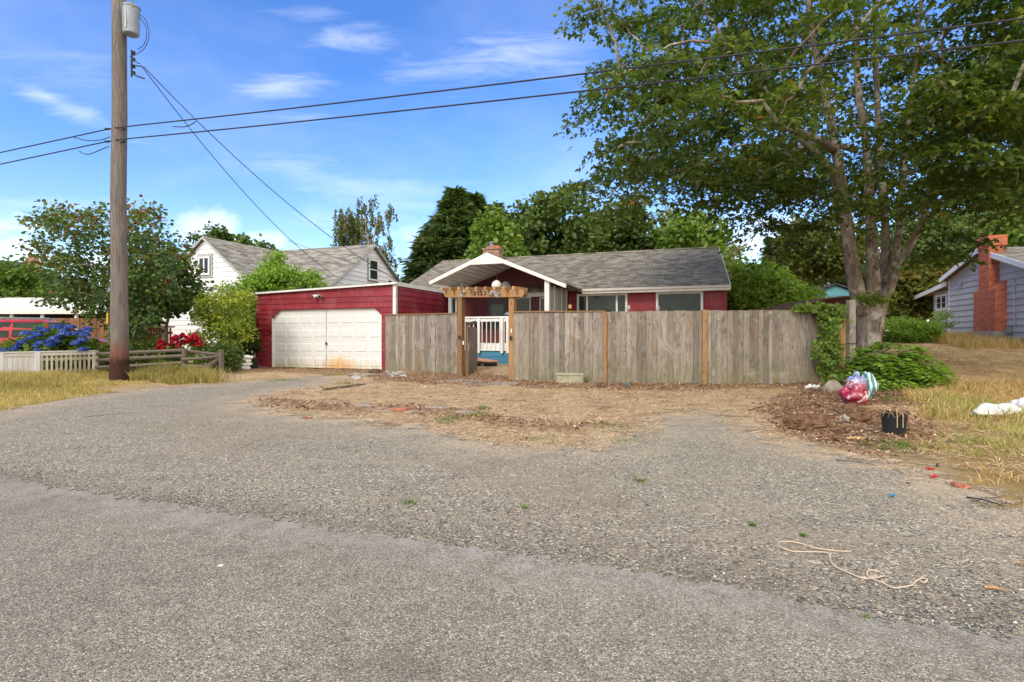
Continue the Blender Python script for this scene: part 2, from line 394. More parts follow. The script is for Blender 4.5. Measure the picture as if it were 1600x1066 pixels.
def m_bark(name, a, b, lichen=.5, scale=1.):
    m, g = mat(name); o = wpos(g)
    n1 = g.noise(g.mapping(o, (7 * scale, 7 * scale, 1.6 * scale)), 1.6, 7, .7, Distortion=1.2); n2 = g.noise(o, 2.6, 5, .65)
    col = g.ramp(n1, [(.3, a), (.6, b)])
    col = g.mix(g.mapr(n2, .48, .66, 0, lichen, True), col, (.52, .49, .42))
    vo = g.n('ShaderNodeTexVoronoi', {'Vector': g.mapping(o, (1, 1, .5)), 'Scale': 6.}).outputs['Distance']
    col = g.mix(g.mapr(vo, .1, .25, .6, 0), col, [x * .5 for x in a])
    finish(g, col, .95, n1, .03, .9, 0, .2); return m
def m_glass(name, c=(.016, .026, .022)):
    m, g = mat(name); n = g.noise(objc(g), 1.5, 3)
    col = g.mix(g.mapr(n, .35, .7, 0, 1), c, [x * 2.2 for x in c])
    finish(g, col, .08, n, .003, .25, 0, .30); return m

def stones(g, pos, scale, stops, bumpk=1.):
    vo = g.n('ShaderNodeTexVoronoi', {'Vector': pos, 'Scale': scale, 'Randomness': 1.})
    rnd = g.n('ShaderNodeSeparateColor', {0: vo.outputs['Color']}).outputs[0]
    return g.ramp(rnd, stops), vo.outputs['Distance']
def m_asphalt():
    m, g = mat('asphalt'); p = wpos(g)
    col, d = stones(g, p, 165., [(0, (.10, .09, .08)), (.35, (.205, .188, .165)), (.7, (.30, .277, .242)), (.93, (.40, .365, .315)), (1, (.66, .61, .53))])
    big = g.noise(p, .55, 4, .6); mid = g.noise(p, 6, 5, .7)
    f = g.m('MULTIPLY', g.mapr(big, .3, .7, .84, 1.12), g.mapr(mid, .3, .7, .84, 1.14))
    col = g.mix(1., col, g.n('ShaderNodeCombineColor', {0: f, 1: f, 2: f}).outputs[0], 'MULTIPLY')
    col = g.mix(g.mapr(g.noise(p, 30, 3, .6), .60, .70, 0, .6), col, (.09, .08, .07))
    stn = g.noise(g.mapping(p, (1, 2.2, 1), rot=(0, 0, R(19))), .9, 6, .7)
    col = g.mix(g.mapr(stn, .52, .72, 0, .45, True), col, (.13, .118, .10))
    col = g.mix(1., col, (1.04, 1.01, .93), 'MULTIPLY'); edge = g.attr('sd')
    col = g.mix(g.m('MULTIPLY', g.mapr(edge, .45, .0, 0, 1), g.mapr(mid, .35, .6, 0, .6)), col, (.35, .33, .30))
    cut = g.m('GREATER_THAN', g.m('ADD', edge, g.m('MULTIPLY', g.m('SUBTRACT', g.noise(p, 1.6, 8, .82), .5), .62)), g.m('MULTIPLY', g.m('SUBTRACT', .5, g.noise(p, 24, 3, .6)), .22))
    b = finish(g, col, .9, g.m('ADD', g.m('MULTIPLY', d, -1.), g.m('MULTIPLY', mid, .8)), .006, .8, 0, .3, {'Alpha': cut}); return m
def m_gravel():
    m, g = mat('gravel'); p = wpos(g)
    wp = g.n('ShaderNodeVectorMath', {0: p, 1: g.n('ShaderNodeVectorMath', {0: g.noise(p, 25, 2, out=1), 3: .02}, operation='SCALE').outputs[0]}, operation='ADD').outputs[0]
    col, d = stones(g, wp, 80., [(0, (.08, .075, .068)), (.3, (.19, .178, .162)), (.6, (.305, .288, .256)), (.85, (.42, .39, .335)), (1, (.76, .71, .60))])
    c2, d2 = stones(g, wp, 150., [(0, (.11, .10, .088)), (.5, (.235, .215, .188)), (1, (.43, .39, .33))])
    pk = g.mapr(g.noise(p, 9, 4, .6), .46, .64, 0, .8)
    col = g.mix(pk, col, c2)
    big = g.noise(p, .35, 5, .65); mid = g.noise(p, 1.6, 6, .7)
    col = g.mix(g.mapr(big, .44, .66, 0, .55, True), col, (.285, .235, .185))         # trodden, dusty patches
    col = g.mix(g.mapr(mid, .60, .72, 0, .55, True), col, (.17, .12, .075))
    f = g.mapr(mid, .25, .7, .86, 1.12); col = g.mix(1., col, g.n('ShaderNodeCombineColor', {0: f, 1: f, 2: f}).outputs[0], 'MULTIPLY')
    trk = g.noise(g.mapping(p, (.5, 3.2, 1), rot=(0, 0, R(19))), 1.1, 4, .6)
    col = g.mix(g.mapr(trk, .5, .68, 0, .4, True), col, (.34, .30, .25))
    col = g.mix(1., col, (1.07, 1.02, .91), 'MULTIPLY'); sd = g.attr('sd'); n5 = g.noise(p, 2.2, 7, .75)
    col = g.mix(g.m('MULTIPLY', g.mapr(sd, 1.1, .0, 0, .9), g.mapr(n5, .40, .60, 0, 1)), col, (.56, .42, .28))
    rd = g.attr('rd')                                                                # silt along the edge of the road
    col = g.mix(g.m('MULTIPLY', g.mapr(rd, .5, .1, 0, .5), g.mapr(mid, .4, .6, 0, 1)), col, (.15, .115, .078))
    dith = g.noise(p, 26, 3, .7)
    k = g.m('ADD', g.m('ADD', sd, g.m('MULTIPLY', g.m('SUBTRACT', n5, .5), 2.6)), g.m('MULTIPLY', g.m('SUBTRACT', dith, .5), 1.0))
    finish(g, col, .95, g.m('ADD', g.m('MULTIPLY', d, -1.), g.m('MULTIPLY', mid, .6)), .014, .9, 0, .3, {'Alpha': g.m('GREATER_THAN', k, 0.)}); return m
def m_ground():
    m, g = mat('ground'); p = wpos(g)
    fib = g.noise(g.mapping(p, (14, 34, 10), rot=(0, 0, .5)), 2., 6, .75, Distortion=2.); mid = g.noise(p, 1.5, 7, .7); fin = g.noise(p, 22, 5, .75)
    col = g.ramp(g.m('ADD', g.m('MULTIPLY', fib, .6), g.m('MULTIPLY', fin, .4)), [(.3, (.19, .12, .065)), (.44, (.42, .29, .16)), (.58, (.65, .48, .28)), (.75, (.84, .68, .45))])
    col = g.mix(g.mapr(mid, .46, .66, 0, .7, True), col, g.ramp(fin, [(.3, (.11, .06, .035)), (.55, (.28, .155, .085)), (.75, (.45, .28, .17))]))
    pal = g.noise(g.mapping(p, (.8, 2.6, 1), (5, 2, 0), (0, 0, .15)), 1.5, 7, .75, Distortion=1.)
    col = g.mix(g.mapr(pal, .48, .64, 0, .6, True), col, g.ramp(fin, [(.3, (.56, .43, .30)), (.7, (.88, .75, .55))]))
    mul = g.m('MULTIPLY', g.attr('mulch'), g.mapr(mid, .28, .5, .45, 1))
    chips, d = stones(g, g.mapping(p, (1, 2.2, 1), rot=(0, 0, .4)), 24., [(0, (.08, .045, .028)), (.5, (.20, .11, .065)), (.8, (.34, .20, .12)), (1, (.55, .40, .26))])
    col = g.mix(mul, col, chips)
    grs = g.ramp(g.m('ADD', g.m('MULTIPLY', fib, .5), g.m('MULTIPLY', mid, .5)), [(.32, (.19, .135, .05)), (.5, (.42, .29, .12)), (.68, (.60, .44, .20))])
    col = g.mix(g.attr('grass'), col, grs)
    law = g.ramp(g.m('ADD', g.m('MULTIPLY', mid, .6), g.m('MULTIPLY', fib, .4)), [(.34, (.25, .14, .07)), (.48, (.52, .34, .17)), (.62, (.72, .53, .30))])
    col = g.mix(g.attr('lawn'), col, law)
    grn = g.mapr(g.noise(p, .8, 5, .65), .56, .7, 0, .6, True)
    col = g.mix(g.m('MULTIPLY', grn, g.attr('green')), col, (.13, .16, .04))
    finish(g, col, .97, g.m('ADD', fib, fin), .03, .9, 0, .15); return m

MAT = {}
def mk():
    M = MAT
    M['asphalt'] = m_asphalt(); M['gravel'] = m_gravel(); M['ground'] = m_ground()
    M['red'] = m_paint('red_siding', (.235, .012, .024), (.40, .20, .19), .30)
    M['redtrim'] = m_plain('red_trim', (.22, .016, .02), .5)
    M['maroon'] = m_paint('maroon_board', (.10, .013, .016), (.07, .02, .02), .3)
    M['white'] = m_paint('white_paint', (.80, .79, .76), (.42, .39, .33), .45, .5, tv=.06)
    M['whiteclean'] = m_paint('white_siding', (.82, .83, .85), (.5, .5, .5), .2, .5, tv=.05)
    M['soffit'] = m_paint('soffit_board', (.62, .57, .50), (.35, .28, .2), .5, .6)
    M['greypanel'] = m_paint('grey_panel', (.42, .45, .44), (.25, .25, .22), .4)
    M['greysiding'] = m_paint('blue_grey_siding', (.46, .445, .465), (.3, .27, .27), .3, .6, tv=.1)
    M['teal'] = m_paint('teal_siding', (.14, .42, .50), (.3, .4, .4), .2)
    M['blue'] = m_paint('blue_deck_paint', (.055, .21, .33), (.15, .2, .22), .3)
    M['plank'] = m_wood('weathered_plank', (.265, .23, .195), (.095, .076, .06), (.48, .44, .38), moss=.75, mossz=.9, warm=(.27, .16, .095), blotch=.62)
    M['greywood'] = m_wood('old_grey_wood', (.15, .125, .10), (.07, .055, .042), (.25, .215, .175), moss=.2, mossz=.6, knots=False)
    M['cedar'] = m_wood('stained_cedar', (.32, .18, .085), (.16, .08, .035), (.44, .28, .15), moss=.5, mossz=.25)
    M['cedargrey'] = m_wood('cedar_end', (.46, .27, .12), (.26, .14, .06), (.60, .42, .22))
    M['brownfence'] = m_wood('brown_fence', (.24, .12, .06), (.14, .07, .035), (.33, .18, .10))
    M['orangewood'] = m_wood('orange_plank', (.62, .33, .20), (.45, .22, .12), (.75, .45, .28), knots=False)
    M['cream'] = m_wood('cream_picket', (.60, .55, .44), (.36, .30, .20), (.72, .69, .60), moss=.5, mossz=.6, knots=False)
    M['shingle'] = m_shingle('grey_brown_shingle', (.13, .112, .085), (.25, .222, .175), (.39, .35, .28), moss=.55)
    M['shingle2'] = m_shingle('light_grey_shingle', (.15, .14, .12), (.29, .27, .235), (.45, .42, .37), wid=.45)
    M['shingle3'] = m_shingle('dark_shingle', (.05, .05, .052), (.09, .09, .095), (.13, .13, .14))
    M['brick'] = m_brick('orange_brick', (.66, .20, .10), (.44, .11, .06), (.48, .30, .22), row=.10, wid=.27)
    M['brick2'] = m_brick('pale_brick', (.40, .18, .11), (.34, .23, .17), white=.8)
    M['concrete'] = m_plain('concrete', (.36, .34, .31), .9, .3, 8)
    M['stone'] = m_plain('stone', (.25, .205, .16), .9, .45, 9)
    M['paver'] = m_plain('paver', (.27, .23, .185), .9, .35, 7)
    M['redpaver'] = m_plain('red_paver', (.34, .13, .08), .9, .4, 7)
    M['soil'] = m_plain('soil', (.15, .088, .052), 1., .6, 14, spec=.1)
    M['glass'] = m_glass('window_glass'); M['dark'] = m_plain('dark_interior', (.012, .012, .014), .9)
    M['metal'] = m_plain('galvanised_metal', (.26, .29, .32), .5, .2, 5, .35); M['black'] = m_plain('black_plastic', (.018, .018, .02), .45)
    M['rubber'] = m_plain('rubber', (.02, .02, .02), .8); M['wire'] = m_plain('wire', (.025, .025, .03), .6)
    M['carport'] = m_plain('white_metal_roof', (.82, .76, .70), .5, .06)
    M['carred'] = m_plain('red_car_paint', (.50, .012, .02), .22, .04, spec=.7)
    M['tarp'] = m_plain('white_sack', (.72, .73, .70), .7, .18, 12)
    M['bark'] = m_bark('maple_bark', (.06, .042, .031), (.32, .25, .19), .85); M['bark2'] = m_bark('dark_bark', (.05, .04, .03), (.12, .10, .08), .2)
    M['birch'] = m_bark('pale_bark', (.40, .38, .35), (.66, .64, .6), .3)
    L = M
    L['maple'] = m_leaf('maple_leaf', [(0, (.042, .068, .014)), (.35, (.08, .13, .022)), (.7, (.165, .225, .038)), (.88, (.32, .34, .07)), (.96, (.40, .19, .035)), (1, (.46, .15, .025))], .38)
    L['lilac'] = m_leaf('lilac_leaf', [(0, (.035, .07, .028)), (.45, (.07, .125, .038)), (.75, (.13, .20, .045)), (.9, (.22, .24, .05)), (.96, (.26, .09, .03)), (1, (.26, .07, .03))], .3)
    L['deep'] = m_leaf('deep_green_leaf', [(0, (.04, .07, .018)), (.5, (.085, .135, .03)), (1, (.16, .22, .05))], .3)
    L['mid'] = m_leaf('mid_green_leaf', [(0, (.065, .11, .018)), (.5, (.13, .21, .032)), (1, (.23, .33, .055))], .38)
    L['bright'] = m_leaf('bright_green_leaf', [(0, (.10, .18, .025)), (.5, (.22, .36, .05)), (1, (.40, .54, .10))], .42)
    L['light'] = m_leaf('light_green_leaf', [(0, (.16, .25, .04)), (.5, (.32, .45, .08)), (1, (.52, .64, .15))], .42)
    L['yellow'] = m_leaf('yellow_green_leaf', [(0, (.11, .18, .03)), (.5, (.28, .36, .05)), (1, (.62, .62, .10))], .38)
    L['conifer'] = m_leaf('conifer_needle', [(0, (.05, .085, .03)), (.5, (.10, .155, .048)), (1, (.19, .25, .08))], .25)
    L['orange'] = m_leaf('autumn_leaf', [(0, (.08, .115, .022)), (.4, (.15, .16, .03)), (.7, (.26, .16, .04)), (1, (.40, .15, .04))], .38)
    L['willow'] = m_leaf('willow_leaf', [(0, (.08, .10, .03)), (.5, (.16, .18, .055)), (1, (.27, .28, .10))], .35)
    L['flowerblue'] = m_leaf('blue_petal', [(0, (.02, .05, .26)), (.5, (.05, .12, .45)), (1, (.22, .32, .64))], .15, tcol=(1, 1, 1))
    L['flowerred'] = m_leaf('red_petal', [(0, (.30, .005, .02)), (1, (.62, .02, .05))], .15, tcol=(1, 1, 1))
    L['dry'] = m_leaf('dry_grass', [(0, (.32, .20, .07)), (.4, (.56, .39, .15)), (.8, (.76, .60, .29)), (1, (.36, .38, .10))], .3, tcol=(1.1, 1, .7))
    L['bank'] = m_leaf('bank_grass', [(0, (.16, .17, .04)), (.35, (.36, .31, .09)), (.7, (.58, .46, .17)), (.85, (.70, .57, .26)), (1, (.24, .30, .06))], .3, tcol=(1.1, 1.05, .7))
    L['green'] = m_leaf('weed_leaf', [(0, (.06, .12, .02)), (1, (.22, .32, .05))], .3)
    L['straw'] = m_leaf('straw', [(0, (.22, .11, .055)), (.4, (.48, .30, .16)), (1, (.80, .62, .40))], .1, tcol=(1, 1, 1))
    L['chip'] = m_leaf('bark_chip', [(0, (.08, .038, .02)), (.5, (.24, .11, .055)), (.85, (.42, .22, .12)), (1, (.70, .54, .36))], .0, tcol=(1, 1, 1))
    L['pebble'] = m_leaf('pebble', [(0, (.07, .07, .07)), (.4, (.20, .20, .195)), (.8, (.36, .33, .29)), (1, (.72, .68, .60))], .0, .8, tcol=(1, 1, 1))
mk()
# ------------------------------------------------------------------ ground sheets
def axis(fine0, fine1, step, far0, far1):
    a = [fine0]; s = step
    while a[0] > far0: s *= 1.35; a.insert(0, a[0] - s)
    b = list(np.arange(fine0, fine1, step)); c = [b[-1]]; s = step
    while c[-1] < far1: s *= 1.35; c.append(c[-1] + s)
    return np.array(a[:-1] + b + c[1:])
GX = axis(-20., 27., .2, -900, 900); GY = axis(-4., 32., .2, -60, 1500)
XX, YY = np.meshgrid(GX, GY, indexing='ij'); ZZ = height(XX, YY)
def sheet(name, mask, mat, dz, attrs, kind='structure'):
    nx, ny = XX.shape; idx = -np.ones((nx, ny), int)
    q = mask[:-1, :-1] | mask[1:, :-1] | mask[:-1, 1:] | mask[1:, 1:]
    use = np.zeros((nx, ny), bool); use[:-1, :-1] |= q; use[1:, :-1] |= q; use[:-1, 1:] |= q; use[1:, 1:] |= q
    idx[use] = np.arange(use.sum()); V = np.stack([XX[use], YY[use], ZZ[use] + dz], 1)
    i, j = np.nonzero(q); T = np.stack([idx[i, j], idx[i + 1, j], idx[i + 1, j + 1], idx[i, j + 1]], 1)
    o = npmesh(name, V, T, mat, smooth=True, vattr={k: a[use] for k, a in attrs.items()}); o['kind'] = kind; return o
def build_ground():
    sg = sdf(XX, YY, GRAVEL); rd = road_sd(XX, YY)
    grass_l = sstep(-XX - .35 * (YY - 12), 8.4, 9.5) * sstep(YY, 9, 10.5)
    grass_r = sstep(XX - 3.5 - .66 * (YY - 4.8), -.3, .9) * sstep(YY, 3.0, 4.2)
    lawn = sstep(XX, 9., 11.) * sstep(YY, 13., 15.)
    yard = sstep(YY, 17., 21.)
    tg = sstep(sdf(XX, YY, TOPGRASS), -.3, .2)
    grass = np.clip(grass_l + grass_r * (1 - lawn) + tg * .6 + yard * (1 - lawn), 0, 1)
    mulch = np.clip(sstep(sdf(XX, YY, MULCH), -.3, .5) + .8 * sstep(sdf(XX, YY, FENCEMULCH), -.25, .15), 0, 1)
    mulch = np.maximum(mulch, .75 * sstep(sdf(XX, YY, EDGESOIL), -.2, .2) * (.35 + .9 * vnoise(XX, YY, 3, 5)))
    fr = Fr(-4.12, 19.49)
    apron = sstep(sdf(XX, YY, [fr.w(-7.4, .3), fr.w(1.0, .3), fr.w(1.2, -2.2), fr.w(-2, -2.6), fr.w(-7.6, -1.0)]), -.3, .4)
    mulch = np.maximum(mulch, apron * .75)
    green = np.clip(grass_l * .5 + grass_r * .5 + .35, 0, 1)
    sheet('ground', np.ones(XX.shape, bool), MAT['ground'], 0, dict(grass=grass * (1 - mulch), mulch=mulch, lawn=lawn, green=green * (1 - apron)))
    sheet('gravel_driveway', (sg > -1.6) & (rd < 1.0), MAT['gravel'], .006, dict(sd=sg, rd=-rd))
    sheet('road', rd > -.45, MAT['asphalt'], .013, dict(sd=rd))
build_ground()

# ------------------------------------------------------------------ windows etc.
def window(parent, mb_frame_mat, O, dx, n, x0, x1, z0, z1, fw=.09, mull=(), bars=(), label=None, out=.03, glass='glass'):
    """frame and pane on a wall plane. O, dx, n in the parent's space"""
    O = Vector(O); dx = Vector(dx); n = Vector(n); Z = Vector((0, 0, 1)); a = O + n * out
    def bx(mb, xa, xb, za, zb, d0, d1):
        c = [a + dx * x + Z * z + n * d for d in (d0, d1) for x, z in ((xa, za), (xb, za), (xb, zb), (xa, zb))]; mb.hexa(c, .5)
    f = MB(); bx(f, x0, x1, z0, z0 + fw, 0, .05); bx(f, x0, x1, z1 - fw, z1, 0, .05)
    bx(f, x0, x0 + fw, z0 + fw, z1 - fw, 0, .05); bx(f, x1 - fw, x1, z0 + fw, z1 - fw, 0, .05)
    for m in mull: bx(f, m - fw * .4, m + fw * .4, z0 + fw, z1 - fw, 0, .045)
    for m in bars: bx(f, x0 + fw, x1 - fw, m - fw * .35, m + fw * .35, 0, .04)
    fo = f.build('window', mb_frame_mat, parent, bevel=.004)
    p = MB(); bx(p, x0 + fw * .8, x1 - fw * .8, z0 + fw * .8, z1 - fw * .8, .002, .014); p.build('pane', MAT[glass], fo)
    return fo

# ------------------------------------------------------------------ the red house
def red_house():
    h = Fr(-4.12, 19.49)
    t = thing('red_house', 'low red house with attached garage and gabled porch behind the plank fence', 'house', (*h.o, 0), h.yaw)
    U, Vv = Vector((1, 0, 0)), Vector((0, 1, 0)); fn = Vector((0, -1, 0)); XL = -6.30
    ztop = lambda x: 3.10 + (x) * .031
    # garage body
    b = MB(); b.box(XL, -5.50, .0, .12, -.2, 2.88); b.box(-.60, 0, .0, .12, -.2, 3.04); b.prism([(-5.5, 0, 2.22), (-.6, 0, 2.22), (-.6, 0, 3.03), (-5.5, 0, 2.88)], (0, .12, 0))
    b.prism([(0, .12, -.2), (-.12, .12, -.2), (-.12, .12, 2.98), (0, .12, 3.02)], (0, 4.4, 0)); b.box(XL, XL + .12, .12, 7, -.2, 2.86)
    siding(b, (0, 0, 0), U, fn, C_(XL), C_(-5.50), .02, 2.24, .205, .03)
    siding(b, (0, 0, 0), U, fn, C_(-.56), C_(-.10), .02, 2.24, .205, .03)
    siding(b, (0, 0, 0), U, fn, C_(XL), C_(-.10), 2.24, 2.86, .205, .03)
    b.face([(XL, -.03, 2.86), (-.1, -.015, 2.86), (-.1, -.012, 3.03), (XL, -.012, 2.868)], .4)
    # chamfered corners over the door
    b.prism([(-5.52, -.004, 1.9), (-5.12, -.004, 2.26), (-5.52, -.004, 2.26)], (0, .05, 0), .3)
    b.prism([(-.55, -.004, 1.95), (-.55, -.004, 2.26), (-.93, -.004, 2.26)], (0, .05, 0), .3)
    siding(b, (0, 0, 0), Vv, U, C_(.10), C_(4.42), .02, 3.0, .205, .03)
    b.build('garage_wall', MAT['red'], t)
    # door
    d = MB(); d.box(-5.50, -.60, .10, .14, 0.02, 2.22)
    for c in range(8):
        x0 = -5.46 + c * (4.86 / 8) + .05; x1 = x0 + 4.86 / 8 - .10
        for r in range(4):
            z0 = .10 + r * .53
            z1 = z0 + .30
            bz = .017
            o4 = [(x0, .10, z0), (x1, .10, z0), (x1, .10, z1), (x0, .10, z1)]; i4 = [(x0 + .03, .10 - bz, z0 + .03), (x1 - .03, .10 - bz, z0 + .03), (x1 - .03, .10 - bz, z1 - .03), (x0 + .03, .10 - bz, z1 - .03)]
            d.face(i4, .5)
            for k in range(4): d.face([o4[k], o4[(k + 1) % 4], i4[(k + 1) % 4], i4[k]], .5)
    for r in range(1, 4): d.box(-5.49, -.61, .092, .1, .02 + r * .53 + .008, .02 + r * .53 + .016, .2)
    dm, g = mat('garage_door_paint'); o = objc(g); sp = g.n('ShaderNodeSeparateXYZ', {0: o})
    nz = g.noise(o, 2.2, 5, .7); st = g.noise(g.mapping(o, (6, 6, 1)), 2, 6, .75)
    col = g.mix(g.mapr(st, .5, .8, 0, .4), (.74, .75, .75), (.46, .44, .38))
    hh = g.noise(g.mapping(o, (3, 3, 22)), 1.5, 3); col = g.mix(g.m('MULTIPLY', g.mapr(hh, .62, .7, 0, .55), g.mapr(nz, .45, .6, 0, 1)), col, (.30, .29, .26))
    z = sp.outputs[2]; x = sp.outputs[0]
    col = g.mix(g.m('MULTIPLY', g.mapr(z, .5, 0, 0, .8), g.mapr(st, .4, .6, .1, 1)), col, (.55, .50, .26))
    dx = g.m('DIVIDE', g.m('ADD', x, 2.45), .85); dz = g.m('DIVIDE', z, .52)
    rr = g.m('ADD', g.m('MULTIPLY', dx, dx), g.m('MULTIPLY', dz, dz))
    rr = g.m('ADD', rr, g.m('MULTIPLY', g.m('SUBTRACT', g.noise(g.mapping(o, (9, 9, 3)), 1.4, 5, .7), .5), 1.5))
    col = g.mix(g.mapr(rr, 1.1, -.2, 0, .85), col, (.70, .34, .045))
    finish(g, col, .5, st, .003, .3)
    do = d.build('garage_door', dm, t)
    k = MB(); k.tube([(-3.02, .1, .93), (-3.02, .04, .93)], .03, 10); k.box(-3.03, -3.01, .02, .06, .87, .99); k.build('door_handle', MAT['black'], do)
    s = MB(); s.box(-3.045, -3.035, .085, .1, .03, 2.2); s.build('centre_seam', MAT['metal'], do)
    for q in ((-5.53, -5.49, -.01, .10, 0, 1.9), (-.61, -.575, -.01, .10, 0, 1.95)): f = MB(); f.box(*q); f.build('door_jamb', MAT['white'], t)
    # corner boards, downpipe
    c = MB(); c.box(-.10, -.005, -.03, .0, .0, 3.03); c.box(.0, .028, -.03, .085, .0, 3.03); c.build('corner_board', MAT['white'], t, bevel=.004)
    p = MB(); p.tube([(.07, -.03, .05), (.07, -.03, 2.95), (.03, .05, 3.1)], .035, 10); p.build('downpipe', MAT['metal'], t)
    # flat garage roof + gutter board
    r = MB(); r.prism([(XL - .12, -.14, ztop(XL) - .07), (.06, -.14, 3.04), (.06, -.14, 3.11), (XL - .12, -.14, ztop(XL) - .005)], (0, .06, 0)); r.build('garage_fascia', MAT['white'], t, bevel=.006)
    r = MB(); r.prism([(.0, 0, 3.0), (.05, 0, 3.0), (.05, 0, 3.14), (.0, 0, 3.14)], (0, 4.6, .0)); r.build('side_fascia', MAT['white'], t)
    r = MB(); r.prism([(XL - .1, -.08, ztop(XL) + .0), (.0, -.08, 3.06), (.0, -.08, 3.12), (XL - .1, -.08, ztop(XL) + .035)], (0, 7.0, 0)); r.build('garage_roof', MAT['shingle3'], t)
    for q, rr in (((-.55, .5, 3.24), .06), ((-.02, .2, 3.42), .03)): v = MB(); v.tube([(q[0], q[1], 3.08), q], rr, 10); v.build('roof_vent', MAT['black'], t)
    # floodlight
    fl = MB(); fx, fz = h.hx(500, 0), h.z(463, h.hx(500, 0), 0)
    fl.tube([(fx, -.01, fz), (fx, -.05, fz)], .055, 14)
    for sx in (-1, 1):
        fl.tube([(fx, -.05, fz), (fx + sx * .07, -.10, fz - .005)], .02, 8)
        fl.tube([(fx + sx * .05, -.08, fz + .02), (fx + sx * .10, -.14, fz), (fx + sx * .15, -.21, fz - .03)], [.035, .05, .065], 14)
    flo = fl.build('floodlight', MAT['whiteclean'], t, smooth=False)
    for sx in (-1, 1): lm = MB(); lm.tube([(fx + sx * .151, -.212, fz - .0302), (fx + sx * .154, -.217, fz - .032)], .055, 14); lm.build('lamp_lens', MAT['dark'], flo)

    # main walls
    wy = 4.05; fl0 = .9; xe = h.hx(1141, 3.62); xw = 11.03; ev = 2.95; ry = 8.2; rz = 4.95; sl_ = (rz - ev) / (ry - 3.62)
    m = MB(); m.box(-.5, xw, wy, wy + .15, .0, 3.05); m.box(xw - .15, xw, wy + .15, 12.3, 0, 3.0); m.box(-6.3, -6.15, 7, 12.3, 0, 3.0)
    _rx = h.hx(1123, ry) - .2; m.face([(xw, wy, 3.0), (xw, 12.35, 3.0), (_rx, ry, 4.9)])
    siding(m, (0, wy, 0), U, fn, C_(5.27), C_(xw), .0, 3.0, .19, .016)
    m.build('front_wall', MAT['red'], t)
    # grid bars on the red wall sections are shingle courses; windows
    for x0, x1, ml in ((5.62, 7.56, (6.02, 7.16)), (8.60, 10.25, ())):
        window(t, MAT['white'], (0, wy, 0), U, fn, x0, x1, 1.75, 2.84, .085, ml)
    e = MB(); e.box(xw - .1, xw + .02, wy - .03, wy - .02, .2, 2.9); e.build('corner_trim', MAT['redtrim'], t)
    # main roof
    rxr = h.hx(1123, ry); rxl = h.hx(690, ry) ; th = .09
    r = MB()
    top = [(rxl, 3.62, ev), (xe, 3.62, ev), (rxr, ry, rz), (rxl, ry, rz)]
    # front slope, cut where the garage stands: starts over the garage roof
    r.prism(top, (0, 0, .05)); r.prism([(rxl, ry, rz), (rxr, ry, rz), (xe, 12.8, ev), (rxl, 12.8, ev)], (0, 0, .05))
    r.tube([(rxl, ry, rz + .05), (rxr, ry, rz + .05)], .06, 6)
    ro = r.build('roof', MAT['shingle'], t)
    fa = MB(); fa.box(5.9, xe, 3.585, 3.615, ev - .13, ev + .045); fa.beam((xe + .012, 3.6, ev - .04), (rxr + .012, ry, rz - .04), .03, .15); fa.build('eave_board', MAT['white'], t)
    gt = MB(); gt.box(5.8, xe + .02, 3.50, 3.58, ev - .04, ev + .04); gt.build('gutter', MAT['soffit'], t)
    so = MB(); so.box(5.9, xe - .02, 3.62, wy, ev - .12, ev - .09); so.build('soffit', MAT['white'], t)
    # chimney
    cx, cy = h.hx(771, ry - .6), ry - .6
    c = MB(); c.box(cx - .42, cx + .38, cy - .3, cy + .3, 4.4, 5.33); c.box(cx - .46, cx + .42, cy - .34, cy + .34, 5.33, 5.40); c.box(cx - .30, cx + .12, cy - .25, cy + .2, 5.40, 5.5)
    co = c.build('chimney', MAT['brick2'], ro)
    c = MB(); c.lathe((cx - .1, cy, 5.5), [(.1, 0), (.1, .16), (.16, .18), (.16, .2), (.02, .26)], 12); c.build('chimney_cap', MAT['metal'], co)
    c = MB(); c.prism([(cx + .06, cy - .3, 5.40), (cx + .40, cy - .3, 5.40), (cx + .38, cy - .3, 5.50), (cx + .12, cy - .3, 5.53)], (0, .4, 0)); c.build('chimney_pot', MAT['brick'], co)

    # porch gable roof
    yp = 1.1; px_, pz = 3.03, 4.12; lx, lz = .74, 3.20; rx, rz2 = 5.93, 2.93
    ym = lambda z: 3.62 + (z - ev) / sl_
    r = MB()
    r.prism([(lx, yp, lz), (px_, yp, pz), (px_, ym(pz) + .3, pz), (lx, ym(lz) + .3, lz)], (0, 0, .055))
    r.prism([(px_, yp, pz), (rx, yp, rz2), (rx, ym(rz2) + .2, rz2), (px_, ym(pz) + .3, pz)], (0, 0, .055))
    r.build('porch_roof', MAT['shingle'], t)
    # bargeboards with the white king panel
    r = MB(); q = .10
    r.prism([(lx, yp - .03, lz - .03 + .05), (px_, yp - .03, pz + .05), (px_, yp - .03, pz - q), (lx + .03, yp - .03, lz - q)], (0, .04, 0))
    r.prism([(px_, yp - .03, pz + .05), (rx, yp - .03, rz2 + .02), (rx - .02, yp - .03, rz2 - q), (px_, yp - .03, pz - q)], (0, .04, 0))
    r.prism([(px_ - .85, yp - .022, pz - .36), (px_ + .85, yp - .022, pz - .36), (px_, yp - .022, pz - .02)], (0, .03, 0))
    r.build('bargeboard', MAT['white'], t, bevel=.006)
    # boarded ceiling following both slopes
    r = MB(); n = 22
    def cz(x): return (pz - (px_ - x) * (pz - lz) / (px_ - lx)) if x < px_ else (pz - (x - px_) * (pz - rz2) / (rx - px_))
    xs_ = np.linspace(lx + .05, rx - .1, n + 1)
